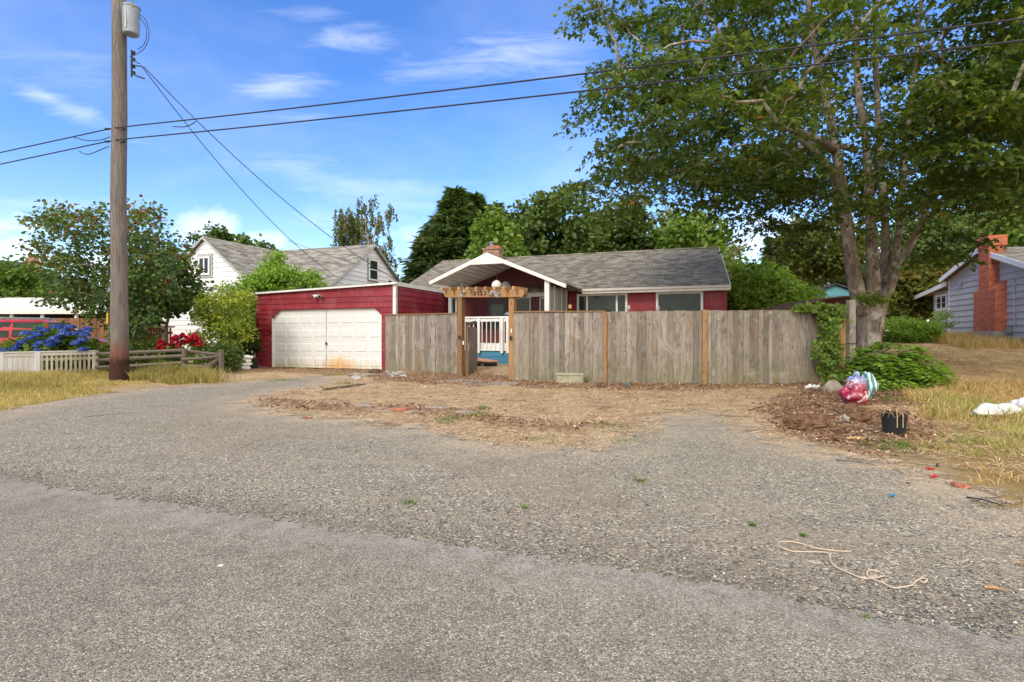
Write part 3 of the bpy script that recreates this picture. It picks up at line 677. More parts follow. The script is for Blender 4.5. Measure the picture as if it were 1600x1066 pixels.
    for i in range(n):
        a, b_ = float(xs_[i]) + .018, float(xs_[i + 1]) - .018
        r.hexa([(a, yp + .02, cz(a) - .075), (b_, yp + .02, cz(b_) - .075), (b_, wy, cz(b_) - .075), (a, wy, cz(a) - .075),
                (a, yp + .02, cz(a) - .05), (b_, yp + .02, cz(b_) - .05), (b_, wy, cz(b_) - .05), (a, wy, cz(a) - .05)], random.random())
    r.build('porch_ceiling', MAT['soffit'], t)
    # back wall of the porch: maroon gable, beam, door, windows, columns
    yb = wy - .03
    r = MB()
    for i in range(26):
        a = .03 + i * .202; b_ = min(a + .2, 5.25)
        r.hexa([(a, yb, .9), (b_, yb, .9), (b_, yb + .02, .9), (a, yb + .02, .9), (a, yb, cz(max(a, lx)) - .1), (b_, yb, cz(max(b_, lx)) - .1), (b_, yb + .02, cz(max(b_, lx)) - .1), (a, yb + .02, cz(max(a, lx)) - .1)], random.random())
    r.build('porch_back_wall', MAT['maroon'], t)
    window(t, MAT['white'], (0, yb, 0), U, fn, .12, .50, 1.15, 2.85, .05)
    window(t, MAT['soffit'], (0, yb, 0), U, fn, 3.10, 3.76, 1.2, 2.78, .05)
    window(t, MAT['soffit'], (0, yb, 0), U, fn, 4.12, 4.55, 1.2, 2.75, .06)
    r = MB(); r.box(2.95, 5.25, yb - .09, yb - .01, 2.78, 2.95); r.build('white_beam', MAT['white'], t)
    for xa in (.78, 1.28): r = MB(); r.box(xa, xa + .14, 2.6, 2.74, .95, cz(xa) - .08); r.build('porch_column', MAT['greypanel'], t, bevel=.006)
    r = MB(); r.box(1.9, 2.75, yb - .05, yb, .95, 2.75); dr = r.build('front_door', m_plain('dark_door', (.06, .05, .05), .6), t)
    r = MB(); r.box(2.05, 2.6, yb - .06, yb - .052, 1.5, 2.5); r.build('door_pane', MAT['glass'], dr)
    # right side wall of the porch
    wx = h.hx(858, 1.3)
    r = MB(); r.box(wx - .1, wx - .02, 1.3, wy - .1, .2, 2.95)
    for i in range(8):
        y0 = 1.46 + i * .31
        if y0 + .27 < wy: r.box(wx - .02, wx + .005, y0, y0 + .27, .2, 2.95, random.random())
    r.build('porch_side_wall', MAT['greypanel'], t)
    for q in ((wx - .14, wx + .03, 1.2, 1.36, .2, cz(wx) - .07), (wx - .02, wx + .03, 1.9, 2.02, .2, 2.98), (wx - .02, wx + .03, 2.9, 3.0, .2, 2.98), (wx - .02, wx + .028, 3.65, 3.75, .2, 2.98)):
        r = MB(); r.box(*q); r.build('porch_post', MAT['white'], t, bevel=.006)
    # deck
    r = MB()
    for i in range(4): r.box(.1, 5.1, .98 - .0, 1.02, -.1 + i * .2 + .004, .10 + i * .2 - .004, random.random())
    r.box(.1, 5.1, 1.03, wy, -.1, .68); r.build('deck_skirt', MAT['blue'], t)
    r = MB(); r.box(.05, 5.15, .93, wy - .1, .70, .735); r.box(.05, 5.15, .955, .978, .72, .96)
    r.box(.05, 5.15, 1.0, wy - .1, .74, .95); r.build('deck_rim', MAT['white'], t)
    rl = MB(); rl.box(.05, 5.1, .90, 1.02, 1.84, 1.90); rl.box(.05, 5.1, .935, .965, 1.72, 1.83)
    for px0 in (748, 784, 793): xk = h.hx(px0, .9); rl.box(xk - .045, xk + .045, .87, .93, .62, 1.86)
    k = .12
    while k < 5.0: rl.box(k - .014, k + .014, .925, .96, .75, 1.80); k += .165
    rl.build('deck_railing', MAT['white'], t, bevel=.004)
    rl = MB(); rl.box(.1, 5, 3.2, 3.3, .96, 1.45); rl.build('bench_front', MAT['maroon'], t)
    g2 = MB(); g2.lump((h.hx(792, .95), 1.3, 1.98), (.22, .18, .1), 5, .1, tint=.4); g2.build('grill_lid', MAT['metal'], t, smooth=True)
    # wreath
    return h
HF = red_house()
def globe(name, label, px, py, yl, mt, r):
    x = HF.hx(px, yl); z = HF.z(py, x, yl); X, Y = HF.w(x, yl)
    t = thing(name, label, 'lamp', (X, Y, z))
    b = MB(); b.lathe((0, 0, 0), [(.02, -r * .75), (r * .55, -r * .7), (r * .9, -r * .4), (r, -.02), (r * .93, r * .35), (r * .7, r * .7), (r * .3, r * .93), (.03, r)], 18); b.build('globe_shade', MAT[mt], t, smooth=True)
    b = MB(); b.tube([(0, 0, r * .95), (0, 0, .72)], .008, 5); b.build('hanging_cord', MAT['wire'], t)
globe('porch_lamp', 'round white globe lamp hanging on a cord in front of the porch', 776, 446, 1.5, 'carport', .185)
globe('porch_lamp', 'dim greyish globe lamp hanging just right of the white one', 790, 448, 2.6, 'greypanel', .20)

# ------------------------------------------------------------------ white house on the left
def white_house():
    h = Fr((321 - 800) / 860 * 28, 28)
    t = thing('white_house', 'white clapboard house with two steep gables and light grey shingles behind the garage', 'house', (*h.o, 0), h.yaw)
    U, Vv = Vector((1, 0, 0)), Vector((0, 1, 0)); fn = Vector((0, -1, 0))
    s1 = .795; zp = 6.17; s2 = .675; zr = 6.10; ry = 4.53; xr = 6.88; hw = 3.1
    m = MB()
    m.box(-hw, hw, 0, .15, 0, 3.7); m.prism([(-hw, 0, 3.7), (hw, 0, 3.7), (0, 0, zp - .05)], (0, .15, 0))
    m.box(hw, xr, .85, 1.0, 0, 3.6); m.box(xr - .15, xr, 1.0, 8.2, 0, 3.6); m.prism([(xr, .85, 3.6), (xr, 8.2, 3.6), (xr, ry, zr - .06)], (-.15, 0, 0))
    m.box(-hw, -hw + .15, .15, 8, 0, 3.6)
    siding(m, (0, 0, 0), U, fn, C_(-hw), C_(hw), .1, 3.68, .24, .035)
    siding(m, (0, 0, 0), U, fn, lambda z: -(zp - z) / s1 + .05, lambda z: (zp - z) / s1 - .05, 3.72, zp - .08, .24, .035)
    siding(m, (0, 0.85, 0), U, fn, C_(hw), C_(xr), .1, 3.5, .24)
    siding(m, (xr, 0, 0), Vv, U, C_(.85), C_(8.2), .1, 3.6, .24, .035)
    siding(m, (xr, 0, 0), Vv, U, lambda z: ry - (zr - z) / s2 + .05, lambda z: ry + (zr - z) / s2 - .05, 3.6, zr - .08, .24, .035)
    m.build('wall', MAT['whiteclean'], t)
    d = MB(); d.box(-hw - .1, hw + .1, -.06, -.025, 3.56, 3.70); d.build('shade_strip', MAT['greypanel'], t)  # grey strip standing for the shade under the overhanging gable
    r = MB(); o = .18; ov = .25
    for sg in (-1, 1):
        zb = zp - s1 * (hw + ov)
        r.prism([(0, -o, zp), (sg * (hw + ov), -o, zb), (sg * (hw + ov), ry + 1.5, zb), (0, ry, zp)], (0, 0, .10))
    ze = zr - s2 * (ry - .55)
    r.prism([(-hw - 1, .55, ze), (xr + .2, .55, ze), (xr + .2, ry, zr), (-hw - 1, ry, zr)], (0, 0, .10))
    ze2 = zr - s2 * (8.5 - ry); r.prism([(-hw - 1, ry, zr), (xr + .2, ry, zr), (xr + .2, 8.5, ze2), (-hw - 1, 8.5, ze2)], (0, 0, .10))
    r.build('roof', MAT['shingle2'], t)
    for sg in (-1, 1): v = MB(); v.beam((0, -o - .02, zp + .02), (sg * (hw + ov), -o - .02, zp - s1 * (hw + ov) + .02), .03, .09); v.build('rake_board', MAT['greypanel'], t)
    for y1 in (.55, 8.5): v = MB(); v.beam((xr + .22, ry, zr + .02), (xr + .22, y1, zr - s2 * abs(ry - y1) + .02), .03, .08); v.build('rake_board', MAT['greypanel'], t)
    window(t, MAT['greypanel'], (0, 0, 0), U, fn, -.48, .52, 4.18, 5.36, .10, glass='glass')
    window(t, MAT['whiteclean'], (0, 0, 0), U, fn, -.36, .40, 4.30, 5.24, .09, (.02,), out=.085)
    y0, y1 = 4.05, 4.92
    window(t, MAT['greypanel'], (xr, 0, 0), Vv, U, y0 - .06, y1 + .06, 4.16, 5.42, .07)
    window(t, MAT['whiteclean'], (xr, 0, 0), Vv, U, y0, y1, 4.22, 5.36, .08, (), (4.8,), out=.085)
    a = MB(); a.tube([h2l(h, 590, 337, 5, 6.2), h2l(h, 582, 384, ry, 6.2)], .02, 6); a.tube([h2l(h, 561, 382, ry, 5), h2l(h, 582, 360, ry, 6)], .015, 6); a.build('roof_mast', MAT['metal'], t)
    q = Fr(*h.w(-8.2, 1))
    return h
def h2l(h, px, py, yl, _x):
    x = h.hx(px, yl); return (x, yl, h.z(py, x, yl))
WF = white_house()

# ------------------------------------------------------------------ grey house on the right
def grey_house():
    h = Fr(23.4, 27.0)
    gz = 1.0
    t = thing('grey_house', 'blue-grey lap-sided house with a red brick chimney at the right edge', 'house', (*h.o, 0), h.yaw)
    U, Vv = Vector((1, 0, 0)), Vector((0, 1, 0)); ln = Vector((-1, 0, 0))
    yc = 4.77; yf = -5.0; pk = (.3, 5.42)
    zl = lambda y: pk[1] - .22 * (y - pk[0]) if y > pk[0] else pk[1] + .29 * (y - pk[0])
    m = MB(); m.prism([(0, yf, gz - .6), (0, yc, gz - .6), (0, yc, zl(yc)), (0, pk[0], pk[1]), (0, yf, zl(yf))], (.2, 0, 0))
    m.prism([(.2, yf, gz - .6), (9, yf, gz - .6), (9, yf, zl(yf)), (.2, yf, zl(yf))], (0, .2, 0))
    ylo = lambda z: max(yf, pk[0] - (pk[1] - z) / .29) if z < pk[1] else pk[0]
    yhi = lambda z: min(yc, pk[0] + (pk[1] - z) / .22)
    siding(m, (0, 0, 0), Vv, ln, ylo, yhi, gz + .1, 5.4, .30, .05)
    ye = h.hy(1449, .0)
    m.box(.35, .5, yc, ye, gz - .4, 3.9); siding(m, (.35, 0, 0), Vv, ln, C_(yc), C_(ye), gz + .1, 3.75, .30, .05)
    m.build('wall', MAT['greysiding'], t)
    r = MB(); th = .12
    r.prism([(-.35, pk[0], pk[1] + .05), (-.35, yc + .3, zl(yc + .3) + .05), (8, yc + .3, zl(yc + .3) + .05), (8, pk[0], pk[1] + .05)], (0, 0, .1))
    r.prism([(-.35, pk[0], pk[1] + .05), (-.35, yf - .5, zl(yf - .5) + .05), (8, yf - .5, zl(yf - .5) + .05), (8, pk[0], pk[1] + .05)], (0, 0, .1))
    r.prism([(-.1, yc, 4.25), (-.1, ye + 2.2, 3.75), (6, ye + 2.2, 3.75), (6, yc, 4.25)], (0, 0, .1))
    r.build('roof', MAT['shingle'], t)
    f = MB(); f.beam((-.37, pk[0], pk[1] + .04), (-.37, yc + .3, zl(yc + .3) + .04), .04, .24); f.beam((-.37, pk[0], pk[1] + .04), (-.37, yf - .5, zl(yf - .5) + .04), .04, .24)
    f.beam((-.12, yc, 4.22), (-.12, ye + 2.2, 3.72), .04, .24); f.box(-.04, .0, yc - .12, yc, gz, zl(yc)); f.build('white_trim', MAT['whiteclean'], t)
    y0, y1 = h.hy(1481, .35), h.hy(1464, .35)
    window(t, MAT['whiteclean'], (.35, 0, 0), Vv, ln, y0, y1, 2.75, 3.72, .12, ((y0 + y1) / 2,))
    # chimney
    xa = -.46; yn = h.hy(1555, xa); yfr = h.hy(1521, xa); yu0 = h.hy(1545, xa + .02); yu1 = h.hy(1529, xa + .02)
    c = MB(); zs0, zs1 = 3.05 + .3, 3.7
    zc, zw = h.z(451, xa, yn), h.z(437, 0, yn)
    c.hexa([(xa, yn, gz + .45), (0, yn, gz + .45), (0, yfr, gz + .45), (xa, yfr, gz + .45), (xa, yn, zc), (0, yn, zw), (0, yfr, zw), (xa, yfr, zc - .05)])
    c.prism([(xa + .02, yu0, 3.3), (xa + .02, yu1, 3.3), (xa + .02, yu1, 5.55), (xa + .02, yu0, 5.55)], (.6, 0, 0))
    c.prism([(xa - .03, yu0 - .06, 5.5), (xa - .03, yu1 + .06, 5.5), (xa - .03, yu1 + .06, 5.98), (xa - .03, yu0 - .06, 5.98)], (.74, 0, 0))
    co = c.build('chimney', MAT['brick'], t)
    c = MB(); c.prism([(xa - .02, yn - .02, gz - .5), (xa - .02, yfr + .02, gz - .5), (xa - .02, yfr + .02, gz + .45), (xa - .02, yn - .02, gz + .45)], (.46, 0, 0)); c.build('footing', MAT['concrete'], co)
    p = MB(); yy = h.hy(1586, -.05); p.tube([(-.06, yy, gz + .4), (-.06, yy, 3.75)], .03, 8); p.build('pipe', MAT['greysiding'], t)
    p = MB(); yy = h.hy(1576, -.12); p.box(-.2, -.03, yy - .15, yy + .1, gz + .35, gz + .65); p.tube([(-.12, yy, gz), (-.12, yy, gz + .6)], .03, 8); p.build('gas_meter', MAT['metal'], t)
    p = MB(); yy = h.hy(1499, -.15); p.lump((-.15, yy, h.z(445, -.15, yy)), (.1, .16, .1), 3, .2); p.build('wall_light', MAT['metal'], t)
    return h
NF = grey_house()

def awning():
    P = at(1456, 474, 37); t = thing('awning', 'orange-red patio awning beside the grey house', 'awning', (P.x, P.y, 1.0))
    m = MB(); z0 = P.z - 1.0
    m.prism([(-1.1, 0, z0 - .05), (.5, 0, z0 + .62), (.5, 0, z0 - .15)], (0, 1.6, 0)); m.build('canopy', m_plain('orange_canvas', (.55, .12, .05), .7), t)
    p = MB(); p.tube([(-.05, .5, -.2), (-.05, .5, z0)], .04, 6); p.build('post', MAT['metal'], t)
awning()
def shade(n, c): return m_plain(n, c)

def teal_house():
    P = at(1300, 470, 46); h = Fr(P.x, P.y, -6)
    t = thing('teal_house', 'small teal house with a low gable far behind the fence', 'house', (P.x, P.y, 0), h.yaw)
    m = MB(); m.box(-2.6, 3.2, 0, .2, 0, 4.4); m.prism([(-2.6, 0, 4.4), (3.2, 0, 4.4), (.2, 0, 5.45)], (0, .2, 0)); siding(m, (0, 0, 0), (1, 0, 0), (0, -1, 0), C_(-2.6), C_(3.2), 1, 4.35, .25)
    siding(m, (0, 0, 0), (1, 0, 0), (0, -1, 0), lambda z: -2.6 + (z - 4.4) * 2.67 + .05, lambda z: 3.2 - (z - 4.4) * 2.86 - .05, 4.4, 5.4, .25); m.box(-2.6, -2.4, .2, 6, 0, 4.4); m.box(3., 3.2, .2, 6, 0, 4.4)
    m.build('wall', MAT['teal'], t)
    r = MB(); r.prism([(.2, -.3, 5.5), (-3.1, -.3, 4.3), (-3.1, 6.3, 4.3), (.2, 6.3, 5.5)], (0, 0, .12)); r.prism([(.2, -.3, 5.5), (3.7, -.3, 4.3), (3.7, 6.3, 4.3), (.2, 6.3, 5.5)], (0, 0, .12)); r.build('roof', MAT['shingle3'], t)
    window(t, MAT['whiteclean'], (0, 0, 0), (1, 0, 0), (0, -1, 0), -1.9, .15, 3.2, 3.98, .14, (-.9, -.3)); window(t, MAT['whiteclean'], (0, 0, 0), (1, 0, 0), (0, -1, 0), 1.6, 3.1, 3.2, 3.98, .14, (2.4,))
teal_house()
def shed():
    D = 17.5; a = at(1240, 482, D); b = at(1335, 468, D); t = thing('garden_shed', 'low reddish-brown shed roof with curved top behind the fence end', 'shed', (a.x, a.y, .25))
    L = b.x - a.x; pts = [(0, 0, a.z - .25 - .05)] + [(L * k, 0, a.z - .25 - .05 + (b.z - a.z + .12) * (1 - (1 - k) ** 2.2)) for k in (.2, .4, .6, .8, 1.)]
    m = MB(); m.prism([(0.05, .1, 0), (L - .05, .1, 0)] + [(x - (.05 if x == L else -.05 if x == 0 else 0), .1, z) for x, _, z in pts[::-1]], (0, 2.2, 0)); m.build('shed_wall', MAT['maroon'], t)
    r = MB()
    for p, q in zip(pts, pts[1:]): r.prism([p, q, (q[0], 0, q[2] + .05), (p[0], 0, p[2] + .05)], (0, 2.5, 0))
    r.build('shed_roof', MAT['brownfence'], t)
shed()
def far_house():
    P = at(30, 430, 45); t = thing('dark_roofed_house', 'distant house with dark grey roof and brick chimney at the far left', 'house', (P.x, P.y, 0))
    f = lambda px, py, dy=0: Vector(at(px, py, 45 + dy)) - Vector((P.x, P.y, 0)) 
    r = MB(); a, b, c, d = f(-60, 440, 0), f(75, 455, 0), f(50, 411, 5), f(-70, 400, 5)
    r.prism([a, b, c, d], (0, 0, -.15)); r.prism([d, c, (c.x + 2, c.y + 5, a.z), (d.x, d.y + 5, a.z)], (0, 0, -.15)); r.build('roof', MAT['shingle3'], t)
    m = MB(); m.box(a.x + .3, b.x - .3, .3, 9, 0, a.z - .1); m.prism([(b.x - .3, .3, a.z - .1), (b.x - .3, 9, a.z - .1), (c.x, 5, c.z - .2)], (-.2, 0, 0)); m.build('wall', MAT['greypanel'], t)
    q = f(52, 415, 5); c2 = MB(); c2.box(q.x - .25, q.x + .3, 4.7, 5.3, q.z - 1.2, q.z + .95); c2.build('chimney', MAT['brick2'], t)
far_house()
def carport():
    a = at(-60, 490, 25); t = thing('carport', 'carport with a white ribbed metal roof behind the red car', 'carport', (-22.5, 25, 0))
    o = Vector((-22.5, 25, 0)); m = MB(); xl, xr = -28 - o.x, at(152, 490, 25).x - o.x; ze = at(0, 490, 25).z; zb = 3.28
    n = 26
    for i in range(n):
        x0 = xl + (xr - xl) * i / n; x1 = xl + (xr - xl) * (i + 1) / n
        m.prism([(x0, 0, ze), (x1 - .04, 0, ze), (x1 - .04, 5.5, zb), (x0, 5.5, zb)], (0, 0, .06), .5)
    m.box(xl, xr, -.03, .02, ze - .02, ze + .20); m.prism([(xl, 0, ze - .02), (xr, 0, ze - .02), (xr, 5.5, zb - .02), (xl, 5.5, zb - .02)], (0, 0, .015)); m.build('roof', MAT['carport'], t)
    for px in (17, 65, 118): x = at(px, 490, 25.1).x - o.x; p = MB(); p.box(x - .05, x + .05, .1, .2, 0, ze); p.build('post', MAT['whiteclean'], t)
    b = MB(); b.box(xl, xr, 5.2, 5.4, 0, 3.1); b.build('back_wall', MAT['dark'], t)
carport()
# ------------------------------------------------------------------ plank fence, gate and arbor
def fence_ground(X, Y): return gh(X, Y)
rf = random.Random(11)
def plank_run(pts, ztop_fn, parent, base, mat='plank', width=.14, cap=None, name='board_panel', thick=.02, rag=.0, zb=-.02):
    """vertical boards along a polyline (world xy), one mesh"""
    m = MB()
    for (x0, y0), (x1, y1) in zip(pts, pts[1:]):
        L = math.hypot(x1 - x0, y1 - y0); n = max(1, round(L / width)); ux, uy = (x1 - x0) / L, (y1 - y0) / L; nx, ny = uy, -ux; s = 0
        ws = [1 + rf.uniform(-.28, .28) for _ in range(n)]; tot = sum(ws)
        for i in range(n):
            wd = ws[i] / tot * L; a, b = s + .0025, s + wd - .0025; s += wd
            k = (a + b) / 2; X, Y = x0 + ux * k, y0 + uy * k; zt = ztop_fn(X, Y) + rf.uniform(-1, .5) * rag; z0 = gh(X, Y) + zb + rf.uniform(0, .03); o = rf.uniform(0, .02)
            P = []
            for z, lean in ((z0, 0), (zt, rf.uniform(-.004, .004))):
                for q, d in ((a, o), (b, o + rf.uniform(-.003, .003)), (b, o - thick), (a, o - thick)):
                    P.append((x0 + ux * (q + lean) + nx * d - base[0], y0 + uy * (q + lean) + ny * d - base[1], z - base[2]))
            m.hexa([P[0], P[1], P[2], P[3], P[4], P[5], P[6], P[7]], rf.random())
        # two rails behind
        for zz in (.35, 1.45):
            m.beam((x0 - nx * .05 - base[0], y0 - ny * .05 - base[1], gh(x0, y0) + zz - base[2]), (x1 - nx * .05 - base[0], y1 - ny * .05 - base[1], gh(x1, y1) + zz - base[2]), .04, .09, .1)
    o = m.build(name, MAT[mat], parent)
    if cap:
        c = MB()
        for (x0, y0), (x1, y1) in zip(pts, pts[1:]):
            c.beam((x0 - base[0], y0 - base[1], ztop_fn(x0, y0) + .012 - base[2]), (x1 - base[0], y1 - base[1], ztop_fn(x1, y1) + .012 - base[2]), .09, .03, .3)
        c.build('cap_rail', MAT[cap], parent)
    return o
def post(parent, X, Y, z0, z1, base, s=.09, mat='cedar', name='post', yaw=0):
    m = MB(); c, n = math.cos(yaw) * s / 2, math.sin(yaw) * s / 2
    q = [(-c + n, -n - c), (c + n, n - c), (c - n, n + c), (-c - n, -n + c)]
    m.hexa([(X + a - base[0], Y + b - base[1], z0 - base[2]) for a, b in q] + [(X + a - base[0], Y + b - base[1], z1 - base[2]) for a, b in q], rf.random()); return m.build(name, MAT[mat], parent, bevel=.005)
A0 = (-3.98, 17.3); A1 = (-1.60, 16.2); B0 = (.06, 15.05); B1 = (2.36, 14.05); B2 = (4.84, 13.75); B3 = (6.9, 13.9); B4 = (7.85, 14.05)
def topz(py_of):  # top of the fence from photo heights
    return lambda X, Y: H + (HZ - py_of(CX + F * X / Y)) / F * Y
tl = topz(lambda p: np.interp(p, [602, 720], [492.5, 490.3])); tr = topz(lambda p: np.interp(p, [800, 945, 1110, 1234, 1290], [488, 487, 485, 484.6, 484.3]))
bs = (-2.8, 16.75, 0)
fe = thing('plank_fence', 'short run of weathered grey plank fence between the garage and the gate', 'fence', bs)
plank_run([A0, A1], tl, fe, bs, cap='cedar', width=.125); post(fe, A0[0] + .05, A0[1] + .08, -.1, 1.75, bs, mat='plank')
bs = (4, 14.2, 0)
fe = thing('plank_fence', 'long weathered grey plank fence right of the gate, in front of the red house', 'fence', bs)
plank_run([B0, B1], tr, fe, bs, cap='cedar'); plank_run([B1, B2], tr, fe, bs, rag=.012); plank_run([B2, B3], tr, fe, bs, rag=.012); plank_run([B3, B4], tr, fe, bs, rag=.02)
post(fe, B1[0], B1[1] - .045, -.1, tr(*B1) + .0, bs, .085); post(fe, B2[0] - .05, B2[1] - .045, -.1, tr(*B2) + .012, bs, .10)
C0 = (B4[0] + .05, B4[1] + .05); C1 = tuple(at(1322, 500, 13.7)[:2]); cz_ = lambda X, Y: H + (HZ - 476) / F * Y
bs = (8.1, 14, 0)
fe = thing('corner_fence', 'taller tan plank fence end with a grey corner post beside the big tree', 'fence', bs)
plank_run([C0, C1], cz_, fe, bs, mat='cedargrey', width=.16); post(fe, C1[0] + .12, C1[1], -.1, H + (HZ - 469) / F * 13.7, bs, .15, 'plank')
for zz in (1.02, .68):
    m = MB(); a = Vector((C1[0] - .7, C1[1] - .10, zz - .06)); m.tube([a - Vector(bs), Vector((C1[0] + .2, C1[1] - .11, zz + .03)) - Vector(bs)], .008, 5); m.build('hinge_rod', MAT['black'], fe)
# gate leaf, opened inward
bs = (-1.25, 16.35, .1); gt = thing('garden_gate', 'narrow plank gate leaf standing open at the left gate post', 'gate', bs)
ga = at(733, 520, 16.2); gb = at(745.5, 520, 17.0)
gtop = lambda X, Y: H + (HZ - (510.5 + (CX + F * X / Y - 733) * .12)) / F * Y
plank_run([(ga.x, ga.y), (gb.x, gb.y)], gtop, gt, bs, width=.16)
post(gt, at(729.5, 0, 16.05).x, 16.05, .03, at(0, 509, 16.05).z, bs, .09, 'cedar', 'gate_frame')
# arbor
LP, RP = at(720.5, 0, 15.95), at(801, 0, 15.15)
ya = math.atan2(RP.y - LP.y, RP.x - LP.x); bs = ((LP.x + RP.x) / 2, (LP.y + RP.y) / 2, 0)
ab = thing('garden_arbor', 'stained timber gate arbor with short rafters and house number above the gate opening', 'arbor', bs)
post(ab, LP.x, LP.y, -.1, at(0, 462, LP.y).z, bs, .16, 'cedar', 'post', ya); post(ab, RP.x, RP.y, -.1, at(0, 464, RP.y).z, bs, .17, 'cedar', 'post', ya)
ux, uy = math.cos(ya), math.sin(ya)
bl, br_ = at(697, 459.5, 15.95 + .30), at(822, 458.5, 15.15 - .25)
m = MB(); Bv = Vector(bs); d = (br_ - bl).normalized(); nn = Vector((d.y, -d.x, 0)).normalized()
for off in (.11, -.11):
    pts = []
    a = bl + nn * off; b = br_ + nn * off; hh = .105
    for k in range(6): an = math.pi / 2 + math.pi * k / 5; pts.append(a + d * (math.cos(an) * hh * .8 + hh * .8) + Vector((0, 0, math.sin(an) * hh)))
    for k in range(6): an = -math.pi / 2 + math.pi * k / 5; pts.append(b + d * (math.cos(an) * hh * .8 - hh * .8) + Vector((0, 0, math.sin(an) * hh)))
    m.prism([p - Bv for p in pts], nn * -.05 if off > 0 else nn * .05, rf.random())
m.build('cross_beam', MAT['cedar'], ab, bevel=.004)
for i in range(9):
    k = (i + .45) / 9; c = bl.lerp(br_, k) + Vector((0, 0, .13)) - Bv; w_ = Vector((-.72, -.45, 0)).normalized()
    m = MB(); m.beam(c + nn * .34 - d * .05 + Vector((0, 0, .0)), c - nn * .42 - d * .05, .075, .085, rf.random(), roll=.08); m.build('rafter', MAT['cedargrey'], ab, bevel=.006)
def text_mesh(s, size, depth):
    cu = bpy.data.curves.new('digits', 'FONT'); cu.body = s; cu.size = size; cu.extrude = depth; cu.align_x = 'CENTER'; cu.align_y = 'CENTER'; cu.space_character = 1.35; cu.offset = size * .02
    o = bpy.data.objects.new('digits', cu); COL.objects.link(o); dg = bpy.context.evaluated_depsgraph_get(); me = bpy.data.meshes.new_from_object(o.evaluated_get(dg)); bpy.data.objects.remove(o); me.name = 'house_number'; me.materials.clear(); return me
me = text_mesh('8522', .17, .006)
o = link('house_number', me, m_plain('number_metal', (.05, .035, .02), .5), ab)
c = bl.lerp(br_, .47) + nn * .118 - Bv; o.location = c; o.rotation_euler = (R(90), 0, math.atan2(d.y, d.x))
for k0, n in ((.29, 5), (.66, 7)):
    m = MB(); q = random.Random(int(k0 * 100))
    for i in range(n):
        c = bl.lerp(br_, k0 + q.uniform(-.05, .05)) + nn * .15 - Bv + Vector((0, 0, q.uniform(-.09, .06))); m.lump(c, (.05 * q.uniform(.8, 1.6), .04, .045 * q.uniform(.7, 1.4)), i, .5, 3, flat=False)
    tag(o := m.build('shell_cluster', MAT['concrete']), 'cluster of pale shells fixed to the arbor beam ' + ('left of the number' if k0 < .5 else 'right of the number'), 'shells', 'shell clusters on the arbor'); o.location = Bv
for px, py, k in ((891, 480, 'tan'), (899, 493, 'white'), (981, 481, 'grey'), (1029, 483, 'second grey')):
    D = 14.15; p = at(px, py, D - .05); m = MB(); m.lump((0, 0, 0), (.05, .04, .06), px, .6, 3, flat=False); o = m.build('shell', MAT['concrete'] if k != 'tan' else MAT['cedargrey']); o.location = (p.x, p.y, p.z)
    tag(o, {'tan': 'tan conch shell on top of the fence left of the middle post', 'white': 'white flower-like shell fixed near the fence top left of the middle post', 'grey': 'grey shell on the fence top right of the middle post', 'second grey': 'small pale shell on the fence top under the picture window'}[k], 'shell')
for px, py, c, lab in ((717.5, 527, 'black', 'black latch box on the left arbor post'), (798, 528, 'black', 'black latch catch on the right arbor post'), (799, 517, 'whiteclean', 'white tag stapled to the right arbor post'), (724, 536, 'whiteclean', 'white tag stapled to the gate edge')):
    D = 15.82 if px < 750 else 15.04; p = at(px, py, D); m = MB(); m.box(-.03, .03, -.03, .02, -.05, .05) if c == 'black' else m.box(-.018, .018, -.008, .004, -.055, .055); o = m.build('latch' if c == 'black' else 'paper_tag', MAT[c], ab, bevel=.004); o.location = p - Bv

def plank_table():
    p = gp(757, 578, .12); t = thing('garden_cart', 'low cart with a flat salmon-coloured board top just inside the gate', 'cart', (p.x, p.y, .12), -.35)
    m = MB(); m.prism([(-.42, -.25, .30), (.30, -.3, .26), (.48, .12, .27), (-.30, .35, .33)], (0, 0, .03), .8); m.build('board_top', MAT['orangewood'], t)
    for x, y in ((-.25, 0), (.12, -.05), (.3, .1)):
        m = MB(); m.tube([(x, y - .03, .12), (x, y + .03, .12)], .12, 14); m.build('wheel', MAT['rubber'], t)
    m = MB(); m.box(-.3, .35, -.12, .12, .18, .26); m.build('cart_frame', MAT['greywood'], t)
plank_table()
m = MB(); m.lump((0, 0, 0), (.22, .12, .1), 8, .4, 3); o = m.build('dark_rag', MAT['black']); p = gp(772, 567, .25); o.location = (p.x, p.y + .2, .3); tag(o, 'dark crumpled rag on the ground behind the cart', 'rag')
# concrete trough at the fence foot
pa, pb = gp(869, 600), gp(915, 602); m = MB(); L = pb.x - pa.x
m.prism([(.04, 0, -.03), (L - .04, 0, -.03), (L, 0, .24), (0, 0, .24)], (0, .04, 0)); m.prism([(.04, .22, -.03), (L - .04, .22, -.03), (L, .22, .24), (0, .22, .24)], (0, .04, 0)); m.box(0, .05, .04, .22, 0, .24); m.box(L - .05, L, .04, .22, 0, .24); m.box(.04, L - .04, .04, .22, .02, .16, .2); m.box(-.015, L + .015, -.015, .0, .19, .24)
o = m.build('planter_trough', m_plain('mossy_concrete', (.33, .32, .22), .9, .35, 9), None, bevel=.008); o.location = (pa.x, pa.y, gh(pa.x, pa.y)); o.rotation_euler = (0, 0, -.2); tag(o, 'mossy concrete planter trough at the foot of the fence', 'planter')

